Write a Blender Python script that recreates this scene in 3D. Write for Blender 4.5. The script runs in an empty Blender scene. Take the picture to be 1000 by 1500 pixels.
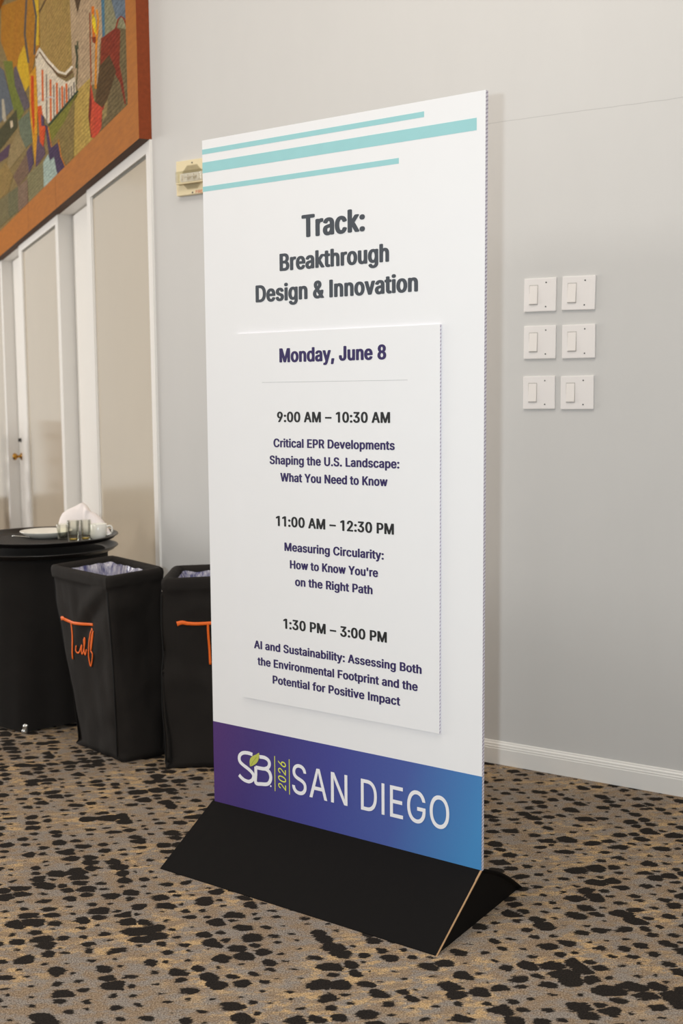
import bpy, bmesh, math, random
from mathutils import Vector, Matrix, noise
from mathutils.geometry import delaunay_2d_cdt
random.seed(7)
SC = bpy.context.scene
COL = SC.collection

# ------------------------------------------------------------------ camera
PITCH, ROLL, EYE = 0.1019, -0.0072, 1.3604
F = Vector((0, math.cos(PITCH), -math.sin(PITCH)))
R0 = Vector((1, 0, 0)); U0 = Vector((0, math.sin(PITCH), math.cos(PITCH)))
RR = R0 * math.cos(ROLL) + U0 * math.sin(ROLL)
UU = -R0 * math.sin(ROLL) + U0 * math.cos(ROLL)
cam = bpy.data.cameras.new('camera')
cam.sensor_fit = 'VERTICAL'; cam.sensor_height = 36.0; cam.sensor_width = 24.0
cam.lens = 1650.0 * 36.0 / 1500.0
cam.clip_start = 0.05
cam.dof.use_dof = True; cam.dof.focus_distance = 3.05; cam.dof.aperture_fstop = 4.5
camo = bpy.data.objects.new('camera', cam); COL.objects.link(camo)
M = Matrix((RR, UU, -F)).transposed().to_4x4(); M.translation = Vector((0, 0, EYE))
camo.matrix_world = M
SC.camera = camo

# ------------------------------------------------------------------ world, lights, exposure
SC.view_settings.view_transform = 'Standard'
SC.view_settings.look = 'None'
SC.view_settings.exposure = 0.0
SC.view_settings.gamma = 1.0
SC.view_settings.use_curve_mapping = False
SC.cycles.use_denoising = True
SC.cycles.max_bounces = 8
W = bpy.data.worlds.new('daylight'); SC.world = W; W.use_nodes = True
W.node_tree.nodes['Background'].inputs[0].default_value = (1.0, 0.975, 0.925, 1)
W.node_tree.nodes['Background'].inputs[1].default_value = 0.58

def area(name, loc, target, sx, sy, power, col):
    l = bpy.data.lights.new(name, 'AREA'); l.shape = 'RECTANGLE'; l.size = sx; l.size_y = sy
    l.energy = power; l.color = col
    o = bpy.data.objects.new(name, l); COL.objects.link(o); o.location = loc
    o.rotation_euler = (Vector(target) - Vector(loc)).to_track_quat('-Z', 'Y').to_euler()
    return o
# hall window behind the camera's left, then an added fill for the left wall
area('window_light', (-5.4, -0.6, 3.25), (0.0, 3.1, 1.5), 1.6, 0.8, 62, (1.0, 0.97, 0.935))
area('side_fill_light', (-8.6, 7.0, 2.0), (-1.3, 6.6, 2.0), 3.4, 2.4, 315, (1.0, 0.985, 0.96))
# ceiling lamps of the hall
area('ceiling_lamp', (-0.5, 2.4, 4.45), (-0.5, 2.4, 0), 3.4, 1.6, 80, (1.0, 0.94, 0.87))
# the photographer's flash on the turned camera
area('camera_flash', (-0.13, -0.02, EYE + 0.02), (-0.05, 3.0, 1.2), 0.04, 0.03, 40, (0.80, 0.915, 1.0))

# ------------------------------------------------------------------ material helpers
def lin(c):
    return tuple(((v / 255.0) / 12.92 if v <= 10.3 else (((v / 255.0) + 0.055) / 1.055) ** 2.4) for v in c)
class NT:
    def __init__(s, name):
        s.m = bpy.data.materials.new(name); s.m.use_nodes = True
        s.t = s.m.node_tree; s.b = s.t.nodes['Principled BSDF']
    def n(s, typ, **kw):
        x = s.t.nodes.new(typ)
        for k, v in kw.items(): setattr(x, k, v)
        return x
    def set(s, sock, v):
        if isinstance(v, bpy.types.NodeSocket): s.t.links.new(v, sock)
        elif isinstance(v, (tuple, list)) and len(v) == 3 and sock.type == 'RGBA': sock.default_value = (*v, 1)
        else: sock.default_value = v
    def math(s, op, a, b=0.0, c=None, clamp=False):
        x = s.n('ShaderNodeMath', operation=op); x.use_clamp = clamp
        s.set(x.inputs[0], a); s.set(x.inputs[1], b)
        if c is not None: s.set(x.inputs[2], c)
        return x.outputs[0]
    def mix(s, f, a, b, typ='MIX'):
        x = s.n('ShaderNodeMix', data_type='RGBA', blend_type=typ)
        s.set(x.inputs[0], f); s.set(x.inputs[6], a); s.set(x.inputs[7], b)
        return x.outputs[2]
    def coord(s, out='Object'):
        return s.n('ShaderNodeTexCoord').outputs[out]
    def map(s, v, scale=(1, 1, 1), rot=(0, 0, 0), loc=(0, 0, 0)):
        x = s.n('ShaderNodeMapping'); s.set(x.inputs[0], v)
        x.inputs[1].default_value = loc; x.inputs[2].default_value = rot; x.inputs[3].default_value = scale
        return x.outputs[0]
    def noise(s, v, scale, detail=2.0, rough=0.5, col=False):
        x = s.n('ShaderNodeTexNoise'); s.set(x.inputs['Vector'], v); x.inputs['Scale'].default_value = scale
        x.inputs['Detail'].default_value = detail; x.inputs['Roughness'].default_value = rough
        return x.outputs[1 if col else 0]
    def ramp(s, f, lo, hi):
        x = s.n('ShaderNodeMapRange'); x.clamp = True; s.set(x.inputs[0], f)
        x.inputs[1].default_value = lo; x.inputs[2].default_value = hi
        return x.outputs[0]
    def bump(s, h, strength=0.3, dist=0.002):
        x = s.n('ShaderNodeBump'); s.set(x.inputs['Height'], h)
        x.inputs['Strength'].default_value = strength; x.inputs['Distance'].default_value = dist
        s.t.links.new(x.outputs[0], s.b.inputs['Normal'])
    def base(s, v): s.set(s.b.inputs['Base Color'], v)
    def p(s, **kw):
        for k, v in kw.items(): s.set(s.b.inputs[k.replace('_', ' ')], v)
        return s
def plain(name, rgb, rough=0.5, var=0.05, scale=30.0, bump=0.0, bscale=200.0, metallic=0.0, spec=0.5):
    t = NT(name); c = lin(rgb); o = t.coord()
    f = t.noise(o, scale, 3.0)
    t.base(t.mix(f, tuple(v * (1 - var) for v in c), tuple(min(1, v * (1 + var)) for v in c)))
    t.p(Roughness=rough, Metallic=metallic); t.b.inputs['Specular IOR Level'].default_value = spec
    if bump: t.bump(t.noise(o, bscale, 2.0), bump, 0.001)
    return t.m

# ------------------------------------------------------------------ mesh helpers
def link(name, bm, mats, parent=None, smooth=False, recalc=True):
    if recalc: bmesh.ops.recalc_face_normals(bm, faces=bm.faces[:])
    me = bpy.data.meshes.new(name); bm.to_mesh(me); bm.free()
    for m in (mats if isinstance(mats, (list, tuple)) else [mats]): me.materials.append(m)
    if smooth:
        for f in me.polygons: f.use_smooth = True
    o = bpy.data.objects.new(name, me); COL.objects.link(o)
    if parent: o.parent = parent
    return o
def empty(name, loc=(0, 0, 0), rz=0.0):
    o = bpy.data.objects.new(name, None); COL.objects.link(o); o.location = loc
    o.rotation_euler = (0, 0, rz); o.empty_display_size = 0.1
    return o
def tag(o, label=None, cat=None, group=None, kind=None):
    if label: o['label'] = label
    if cat: o['category'] = cat
    if group: o['group'] = group
    if kind: o['kind'] = kind
    return o
def box(bm, x0, x1, y0, y1, z0, z1, mi=0, bev=0.0):
    vs = [bm.verts.new(p) for p in ((x0, y0, z0), (x1, y0, z0), (x1, y1, z0), (x0, y1, z0), (x0, y0, z1), (x1, y0, z1), (x1, y1, z1), (x0, y1, z1))]
    fs = [bm.faces.new([vs[i] for i in q]) for q in ((3, 2, 1, 0), (4, 5, 6, 7), (0, 1, 5, 4), (1, 2, 6, 5), (2, 3, 7, 6), (3, 0, 4, 7))]
    for f in fs: f.material_index = mi
    if bev:
        es = list({e for f in fs for e in f.edges})
        bmesh.ops.bevel(bm, geom=es, offset=bev, segments=2, affect='EDGES', profile=0.7)
    return fs
def prism(bm, pts, z0, z1, mi=0):
    a = [bm.verts.new((x, y, z0)) for x, y in pts]; b = [bm.verts.new((x, y, z1)) for x, y in pts]
    n = len(pts); fs = [bm.faces.new(a[::-1]), bm.faces.new(b)]
    for i in range(n): fs.append(bm.faces.new((a[i], a[(i + 1) % n], b[(i + 1) % n], b[i])))
    for f in fs: f.material_index = mi
def sweep_x(bm, prof, x0, x1):
    a = [bm.verts.new((x0, y, z)) for y, z in prof]; b = [bm.verts.new((x1, y, z)) for y, z in prof]
    n = len(prof); bm.faces.new(a); bm.faces.new(b[::-1])
    for i in range(n): bm.faces.new((a[i], b[i], b[(i + 1) % n], a[(i + 1) % n]))
def lathe(bm, prof, seg=64, c=(0, 0, 0), sx=1.0, sy=1.0, mi=0):
    rings = []
    for r, z in prof:
        if r < 1e-6: rings.append([bm.verts.new((c[0], c[1], c[2] + z))])
        else: rings.append([bm.verts.new((c[0] + sx * r * math.cos(2 * math.pi * i / seg), c[1] + sy * r * math.sin(2 * math.pi * i / seg), c[2] + z)) for i in range(seg)])
    for A, B in zip(rings, rings[1:]):
        if len(A) == 1 and len(B) == 1: continue
        for i in range(seg):
            j = (i + 1) % seg
            if len(A) == 1: f = bm.faces.new((A[0], B[i], B[j]))
            elif len(B) == 1: f = bm.faces.new((A[i], A[j], B[0]))
            else: f = bm.faces.new((A[i], A[j], B[j], B[i]))
            f.material_index = mi
def tube(bm, pts, r, seg=8, flat=None, nrm=None, closed=False):
    pts = [Vector(p) for p in pts]; rings = []
    n = len(pts)
    for i, p in enumerate(pts):
        t = (pts[min(i + 1, n - 1)] - pts[max(i - 1, 0)]).normalized()
        nn = Vector(nrm[i]) if nrm else (Vector((0, 0, 1)) if abs(t.z) < 0.9 else Vector((1, 0, 0)))
        s = t.cross(nn).normalized(); nn = s.cross(t).normalized()
        ri = r[i] if isinstance(r, (list, tuple)) else r
        h = ri if flat is None else flat
        rings.append([bm.verts.new(p + s * (ri * math.cos(2 * math.pi * k / seg)) + nn * (h * math.sin(2 * math.pi * k / seg))) for k in range(seg)])
    for A, B in zip(rings, rings[1:]):
        for k in range(seg): bm.faces.new((A[k], A[(k + 1) % seg], B[(k + 1) % seg], B[k]))
    bm.faces.new(rings[0][::-1]); bm.faces.new(rings[-1])
def catmull(pts, k=6, closed=False):
    pts = [Vector(p) for p in pts]; n = len(pts); out = []
    for i in range(n if closed else n - 1):
        g = (lambda j: pts[j % n]) if closed else (lambda j: pts[max(0, min(n - 1, j))])
        p0, p1, p2, p3 = g(i - 1), g(i), g(i + 1), g(i + 2)
        for s in range(k):
            t = s / k
            out.append(0.5 * ((2 * p1) + (p2 - p0) * t + (2 * p0 - 5 * p1 + 4 * p2 - p3) * t * t + (3 * p1 - p0 - 3 * p2 + p3) * t ** 3))
    if not closed: out.append(pts[-1])
    return out

FILLED = {}
def glyph_faces(ch):
    """filled outline of one letter: constrained triangles whose winding number is not zero"""
    if ch in FILLED: return FILLED[ch]
    cont = GLYPH[ch][1]; vs, es = [], []
    for c in cont:
        n0 = len(vs); vs += [Vector((float(a), float(b))) for a, b in c]
        es += [(n0 + k, n0 + (k + 1) % len(c)) for k in range(len(c))]
    if not vs: FILLED[ch] = ([], []); return FILLED[ch]
    P, _, T, *_r = delaunay_2d_cdt(vs, es, [], 0, 1e-3)
    def wind(x, y):
        w = 0
        for c in cont:
            for k in range(len(c)):
                (x0, y0), (x1, y1) = c[k], c[(k + 1) % len(c)]
                if (y0 <= y) != (y1 <= y):
                    xx = x0 + (y - y0) * (x1 - x0) / (y1 - y0)
                    if xx > x: w += 1 if y1 > y0 else -1
        return w
    keep = []
    for t in T:
        m = sum((P[k] for k in t), Vector((0, 0))) / len(t)
        if wind(m.x + 0.0013, m.y + 0.0017) != 0: keep.append(tuple(t))
    FILLED[ch] = ([(p.x, p.y) for p in P], keep)
    return FILLED[ch]
def font_mesh(s, shear=0.0):
    """flat faces of a line of lettering with capitals 1 high, as (verts, faces)"""
    x = 0.0; cap = float(max(p[1] for c in GLYPH['H'][1] for p in c)); V, T = [], []
    for ch in s:
        P, F_ = glyph_faces(ch); n0 = len(V)
        V += [Vector(((x + a) / cap + shear * b / cap, b / cap, 0)) for a, b in P]
        T += [tuple(n0 + k for k in f) for f in F_]; x += GLYPH[ch][0] + 26
    return V, T
def lettering(name, s, x0, x1, z, cap, mat, parent, y, bold=0.0, shear=0.0, thick=0.0003, rot=False):
    """printed letters from x0 to x1 on baseline z with the given capital height, on the face at depth y (towards -y)"""
    vs, fs = font_mesh(s, shear)
    ex, ez = 0.048 * bold * cap, 0.021 * bold * cap       # how far the strokes grow sideways and up
    lo = min(p.x for p in vs); hi = max(p.x for p in vs)
    kx = (x1 - x0 - 2 * ex) / (hi - lo); kz = cap - 2 * ez
    bm = bmesh.new()
    dirs = [(0, 0)] + ([(math.cos(k * math.pi / 5), math.sin(k * math.pi / 5)) for k in range(10)] if bold else [])
    for step, (dx, dz) in enumerate(dirs):
        X = [x0 + ex + (p.x - lo) * kx + dx * ex for p in vs]; Z = [ez + p.y * kz + dz * ez for p in vs]
        if rot: P = [(z - b, y - thick - step * 3e-5, a) for a, b in zip(X, Z)]      # reads upwards: x0..x1 runs along z, z is the baseline's x
        else: P = [(a, y - thick - step * 3e-5, z + b) for a, b in zip(X, Z)]
        V = [bm.verts.new(p) for p in P]
        for f in fs:
            try: bm.faces.new([V[i] for i in f])
            except ValueError: pass
    for f in bm.faces:
        f.normal_update()
        if f.normal.y > 0: f.normal_flip()
    return link(name, bm, mat, parent, recalc=False)
def ribbon(bm, pts, w, y0, y1):
    """flat stroke of width w along pts [(x,z)], between depths y0 and y1"""
    P = [Vector((p[0], p[1])) for p in pts]; n = len(P); L = []; Rr = []
    for i in range(n):
        t = (P[min(i + 1, n - 1)] - P[max(i - 1, 0)]).normalized(); q = Vector((-t.y, t.x)) * w / 2
        L.append(P[i] + q); Rr.append(P[i] - q)
    rows = [[bm.verts.new((v.x, yy, v.y)) for v in S] for S, yy in ((L, y0), (Rr, y0), (L, y1), (Rr, y1))]
    a, b, c, d = rows
    for i in range(n - 1):
        for q in ((a[i], a[i + 1], b[i + 1], b[i]), (c[i], d[i], d[i + 1], c[i + 1]), (a[i], c[i], c[i + 1], a[i + 1]), (b[i], b[i + 1], d[i + 1], d[i])): bm.faces.new(q)
    bm.faces.new((a[0], b[0], d[0], c[0])); bm.faces.new((a[-1], c[-1], d[-1], b[-1]))
def plate_poly(bm, pts, y0, y1, mi=0):
    a = [bm.verts.new((x, y0, z)) for x, z in pts]; b = [bm.verts.new((x, y1, z)) for x, z in pts]; n = len(pts)
    fs = [bm.faces.new(a), bm.faces.new(b[::-1])]
    for i in range(n): fs.append(bm.faces.new((a[i], b[i], b[(i + 1) % n], a[(i + 1) % n])))
    for f in fs: f.material_index = mi

# ------------------------------------------------------------------ traced shapes in metres on their own surfaces
MURAL=[((160,130,75),[(2.43,3.821),(1.434,3.506),(1.474,3.146),(1.668,3.146),(1.943,3.231),(2.401,3.485),(2.539,3.539)]),
((178,152,122),[(1.488,3.523),(0.691,3.272),(0.746,3.082),(0.809,3.062),(0.863,2.89),(1.048,2.935),(1.321,2.954),(1.477,3.126)]),
((140,135,105),[(0.706,3.276),(0.199,3.116),(0.229,2.849),(0.447,2.98),(0.719,3.062)]),
((105,118,130),[(0.581,3.237),(0.199,3.116),(0.219,2.934),(0.333,3.053),(0.462,3.08)]),
((80,120,140),[(0.754,3.292),(0.683,3.269),(0.695,3.068),(0.747,3.077)]),
((178,148,78),[(1.443,2.99),(1.044,2.967),(1.025,2.636),(1.593,2.655)]),
((112,97,68),[(0.838,2.961),(0.44,3.038),(0.216,2.961),(0.24,2.631),(0.896,2.649)]),
((150,130,85),[(0.798,2.803),(0.668,2.773),(0.706,2.705),(0.796,2.7)]),
((130,50,35),[(0.776,3.084),(0.466,3.045),(0.39,3.011),(0.42,2.865),(0.364,2.779),(0.319,2.673),(0.345,2.676),(0.416,2.786),(0.568,2.891),(0.658,2.852),(0.76,2.749),(0.819,2.756),(0.828,2.92)]),
((88,66,42),[(0.821,2.969),(0.615,2.965),(0.488,2.858),(0.683,2.773),(0.865,2.76),(0.971,2.791),(0.901,2.886)]),
((135,52,36),[(0.466,3.035),(0.41,3.063),(0.436,3.073),(0.494,3.045)]),
((135,52,36),[(0.41,3.063),(0.369,3.062),(0.372,3.069),(0.436,3.073)]),
((135,52,36),[(0.369,3.062),(0.326,3.041),(0.301,3.037),(0.372,3.069)]),
((135,52,36),[(0.326,3.041),(0.273,2.983),(0.246,2.976),(0.301,3.037)]),
((135,52,36),[(0.273,2.983),(0.276,2.862),(0.249,2.855),(0.246,2.976)]),
((140,60,30),[(1.021,3.278),(1.03,3.123),(1.002,3.115),(0.992,3.269)]),
((140,60,30),[(1.03,3.123),(1.036,2.945),(1.007,2.938),(1.002,3.115)]),
((215,110,30),[(0.965,3.29),(0.97,3.21),(0.909,3.193),(0.904,3.272)]),
((215,110,30),[(0.97,3.21),(0.957,3.122),(0.896,3.105),(0.909,3.193)]),
((212,135,40),[(0.875,3.246),(0.846,3.187),(0.802,3.174),(0.83,3.234)]),
((212,135,40),[(0.846,3.187),(0.906,3.089),(0.861,3.076),(0.802,3.174)]),
((212,135,40),[(0.906,3.089),(0.949,2.891),(0.903,2.88),(0.861,3.076)]),
((222,190,40),[(0.954,3.254),(0.882,3.204),(0.868,3.123),(0.92,3.157),(0.961,3.208)]),
((140,60,30),[(0.985,3.15),(0.878,3.119),(0.898,3.093),(0.958,3.116)]),
((196,72,52),[(1.039,2.953),(0.965,2.836),(0.788,2.762),(0.82,2.679),(0.943,2.651),(1.059,2.678),(1.109,2.795)]),
((120,40,30),[(1.039,2.953),(1.023,2.836),(1.077,2.734),(1.037,2.672),(1.068,2.685),(1.109,2.795)]),
((215,200,178),[(2.591,3.488),(2.425,3.484),(2.148,3.323),(1.907,3.192),(1.637,3.095),(1.405,3.065),(1.397,2.979),(2.212,2.989),(2.6,3.201)]),
((100,70,45),[(2.554,3.463),(2.454,3.472),(2.431,3.475),(2.604,3.481)]),
((100,70,45),[(2.454,3.472),(2.212,3.344),(2.17,3.339),(2.431,3.475)]),
((100,70,45),[(2.212,3.344),(1.882,3.189),(1.85,3.188),(2.17,3.339)]),
((100,70,45),[(1.882,3.189),(1.658,3.119),(1.669,3.13),(1.85,3.188)]),
((100,70,45),[(1.658,3.119),(1.465,3.105),(1.495,3.119),(1.669,3.13)]),
((230,216,196),[(2.55,3.479),(2.465,3.492),(2.431,3.495),(2.621,3.505)]),
((230,216,196),[(2.465,3.492),(2.218,3.36),(2.158,3.353),(2.431,3.495)]),
((230,216,196),[(2.218,3.36),(1.884,3.207),(1.841,3.206),(2.158,3.353)]),
((230,216,196),[(1.884,3.207),(1.657,3.137),(1.679,3.155),(1.841,3.206)]),
((230,216,196),[(1.657,3.137),(1.447,3.124),(1.49,3.144),(1.679,3.155)]),
((205,95,40),[(2.397,3.356),(2.419,3.175),(2.354,3.16),(2.333,3.339)]),
((205,95,40),[(2.142,3.235),(2.173,3),(2.112,2.987),(2.082,3.22)]),
((205,95,40),[(1.95,3.168),(1.97,2.99),(1.912,2.977),(1.893,3.154)]),
((205,95,40),[(1.796,3.112),(1.805,2.987),(1.75,2.975),(1.741,3.098)]),
((205,95,40),[(1.672,3.096),(1.679,2.988),(1.625,2.976),(1.619,3.083)]),
((118,108,102),[(2.254,3.291),(2.299,3.015),(2.258,3.007),(2.214,3.281)]),
((118,108,102),[(2.034,3.178),(2.058,2.998),(2.02,2.99),(1.996,3.168)]),
((118,108,102),[(1.859,3.12),(1.873,2.995),(1.836,2.987),(1.823,3.111)]),
((118,108,102),[(1.724,3.087),(1.734,2.986),(1.699,2.978),(1.689,3.078)]),
((118,108,102),[(1.602,3.057),(1.606,2.989),(1.572,2.981),(1.568,3.049)]),
((118,108,102),[(1.527,3.046),(1.529,2.985),(1.496,2.978),(1.494,3.038)]),
((118,108,102),[(1.458,3.05),(1.46,2.987),(1.428,2.979),(1.426,3.042)]),
((195,184,178),[(2.269,3.146),(2.158,3.135),(2.163,3.145),(2.298,3.16)]),
((195,184,178),[(2.158,3.135),(2.007,3.09),(1.991,3.095),(2.163,3.145)]),
((195,184,178),[(2.605,3.236),(2.43,3.228),(2.472,3.244),(2.648,3.253)]),
((195,184,178),[(2.564,3.193),(2.416,3.183),(2.455,3.199),(2.604,3.21)]),
((58,70,50),[(2.197,2.979),(1.32,2.968),(1.358,2.984),(2.246,2.998)]),
((70,75,55),[(1.395,3.223),(1.359,3.151),(1.31,3.138),(1.346,3.211)]),
((70,75,55),[(1.359,3.151),(1.395,3.105),(1.346,3.092),(1.31,3.138)]),
((90,90,65),[(1.339,3.228),(1.332,3.185),(1.297,3.176),(1.305,3.219)]),
((95,90,60),[(1.34,3.111),(1.397,3.021),(1.369,3.014),(1.312,3.104)]),
((122,118,50),[(2.2,2.978),(1.348,2.964),(1.435,2.974),(1.456,2.908),(1.711,2.892),(2.165,2.876)]),
((132,112,68),[(1.709,2.906),(1.437,2.96),(1.509,2.646),(1.956,2.73),(2.165,2.876)]),
((168,112,36),[(3.929,4.294),(2.407,3.814),(2.421,3.506),(2.602,3.483),(2.809,3.385),(3.182,3.371),(3.5,3.594),(4.017,3.976)]),
((200,160,40),[(3.236,3.652),(2.997,3.665),(2.862,3.518),(2.838,3.376),(3.182,3.371),(3.381,3.563)]),
((205,165,45),[(2.548,3.858),(2.407,3.814),(2.454,3.515),(2.588,3.552)]),
((84,80,76),[(2.857,3.956),(2.993,3.733),(2.918,3.712),(2.786,3.933)]),
((84,80,76),[(2.993,3.733),(2.888,3.524),(2.815,3.506),(2.918,3.712)]),
((84,80,76),[(2.665,3.894),(2.549,3.712),(2.482,3.693),(2.597,3.874)]),
((84,80,76),[(2.549,3.712),(2.658,3.514),(2.589,3.495),(2.482,3.693)]),
((90,70,50),[(2.183,3.706),(2.423,3.701),(2.391,3.688),(2.152,3.693)]),
((85,65,45),[(1.368,3.458),(1.199,3.405),(1.294,3.356)]),
((95,85,90),[(3.46,3.638),(3.35,3.626),(2.835,3.239),(3.083,3.265),(3.46,3.523)]),
((110,116,52),[(3.932,3.812),(3.503,3.699),(3.433,3.516),(3.083,3.265),(3.302,3.249),(3.552,3.387)]),
((95,100,106),[(4.437,3.946),(3.919,3.74),(3.541,3.385),(4.579,3.462)]),
((75,72,50),[(4.595,3.409),(3.389,3.35),(3.385,3.226),(4.642,3.249)]),
((172,162,142),[(4.074,3.577),(3.97,3.552),(3.881,3.384),(3.982,3.388),(4.083,3.446)]),
((204,184,156),[(3.713,3.339),(3.599,3.318),(3.58,3.276),(3.685,3.282)]),
((105,112,92),[(3.355,3.26),(2.84,3.217),(2.798,3.008),(3.086,3.026),(3.273,3.137)]),
((142,122,86),[(3.79,3.157),(3.368,3.206),(3.062,3.014),(3.526,3.021),(3.951,3.021)]),
((116,92,76),[(3.663,2.944),(3.043,2.986),(2.962,2.844),(3.457,2.837)]),
((85,65,82),[(4.658,3.195),(4.642,3.249),(3.733,3.189),(3.862,3.119)]),
((85,66,80),[(4.706,3.032),(4.684,3.105),(3.959,3.04),(4.028,2.973)]),
((140,115,70),[(4.684,3.105),(3.992,3.108),(3.663,2.944),(3.926,2.876),(4.738,2.922)]),
((86,70,90),[(3.051,2.996),(2.838,3.001),(2.778,2.873),(2.962,2.844)]),
((98,78,92),[(2.665,3.027),(2.47,2.971),(2.388,2.896),(2.354,2.845),(2.705,2.833)]),
((75,60,86),[(2.337,3.02),(2.218,2.977),(2.112,2.841),(1.955,2.834),(1.744,2.657),(2.007,2.653),(2.083,2.779),(2.214,2.779)]),
((160,176,166),[(2.435,2.813),(2.259,2.828),(2.206,2.779),(2.076,2.776),(1.981,2.645),(2.454,2.65)]),
((196,122,42),[(2.248,2.986),(2.158,2.848),(2.129,2.846),(2.212,2.979)]),
((196,122,42),[(2.158,2.848),(1.942,2.846),(1.917,2.846),(2.129,2.846)]),
((196,122,42),[(1.942,2.846),(1.873,2.738),(1.841,2.734),(1.917,2.846)]),
((196,122,42),[(1.873,2.738),(1.759,2.662),(1.729,2.659),(1.841,2.734)]),
((126,118,86),[(3.049,2.844),(2.682,2.832),(2.435,2.813),(2.444,2.655),(3.013,2.658)]),
((126,102,86),[(3.467,2.838),(3.049,2.82),(3.054,2.661),(3.497,2.67)]),
((106,102,76),[(3.94,2.869),(3.456,2.841),(3.485,2.673),(3.975,2.688)]),
((116,106,76),[(4.741,2.913),(3.928,2.867),(3.937,2.687),(4.803,2.699)]),
((205,145,38),[(2.833,3.43),(2.581,3.426),(2.559,3.198),(2.623,3.003),(2.728,2.837),(2.779,3.004),(2.856,3.19)]),
((192,62,26),[(2.773,3.415),(2.668,3.389),(2.696,3.101),(2.745,3.028),(2.807,3.256)]),
((205,78,42),[(2.572,3.179),(2.433,3.154),(2.371,3.024),(2.316,2.997),(2.413,2.901),(2.527,2.953)]),
((88,70,92),[(2.464,3.11),(2.363,3.066),(2.364,3.015),(2.457,3.035)])]
LOGO_S=[(0.1526,0.3069),(0.1357,0.3083),(0.1177,0.3059),(0.1051,0.2976),(0.1011,0.2863),(0.1047,0.2756),(0.1169,0.268),(0.1338,0.2606),(0.1487,0.2521),(0.1556,0.2421),(0.1511,0.2292),(0.1378,0.2214),(0.1217,0.222),(0.1094,0.2272),(0.0995,0.2345)]
LOGO_B1=[(0.1787,0.3048),(0.1973,0.3056),(0.211,0.301),(0.2164,0.2916),(0.2125,0.2797),(0.1994,0.2721),(0.1818,0.2703),(0.1641,0.27)]
LOGO_B2=[(0.2013,0.2721),(0.2141,0.2666),(0.2208,0.253),(0.2182,0.2384),(0.2079,0.2275),(0.1856,0.2231),(0.1641,0.2227),(0.1646,0.2491),(0.1646,0.2716)]
LOGO_LEAF=[(0.178,0.3163),(0.1773,0.3038),(0.1738,0.2912),(0.1662,0.2816),(0.1557,0.2744),(0.1444,0.2693),(0.1422,0.2772),(0.1423,0.2862),(0.1458,0.2951),(0.1554,0.3036),(0.1667,0.3094)]
LOGO_LEAF2=[(0.1444,0.2693),(0.1541,0.2846),(0.1684,0.3022)]
LOGO_DOT=[(0.2202,0.2235)]
SCRIPT= [[(0.1, 0.512), (0.132, 0.516), (0.168, 0.511), (0.263, 0.508), (0.442, 0.511), (0.64, 0.516)], [(0.263, 0.505), (0.271, 0.47), (0.277, 0.416), (0.263, 0.362)], [(0.343, 0.42), (0.332, 0.399), (0.371, 0.394), (0.415, 0.426), (0.405, 0.4), (0.422, 0.393), (0.466, 0.432), (0.473, 0.457), (0.456, 0.446), (0.453, 0.423), (0.449, 0.403)], [(0.449, 0.403), (0.466, 0.391), (0.493, 0.413)], [(0.637, 0.495), (0.618, 0.499), (0.576, 0.47), (0.549, 0.428), (0.534, 0.387), (0.552, 0.352), (0.605, 0.384), (0.62, 0.406), (0.592, 0.414)], [(0.592, 0.414), (0.602, 0.44), (0.625, 0.473), (0.662, 0.494), (0.636, 0.46), (0.598, 0.417)]]
NAP= [(-1.247, 0.812), (-1.241, 0.842), (-1.23, 0.86), (-1.206, 0.875), (-1.175, 0.89), (-1.144, 0.904), (-1.127, 0.896), (-1.103, 0.871), (-1.079, 0.859), (-1.062, 0.847), (-1.041, 0.826), (-1.021, 0.801), (-0.995, 0.767)]
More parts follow.
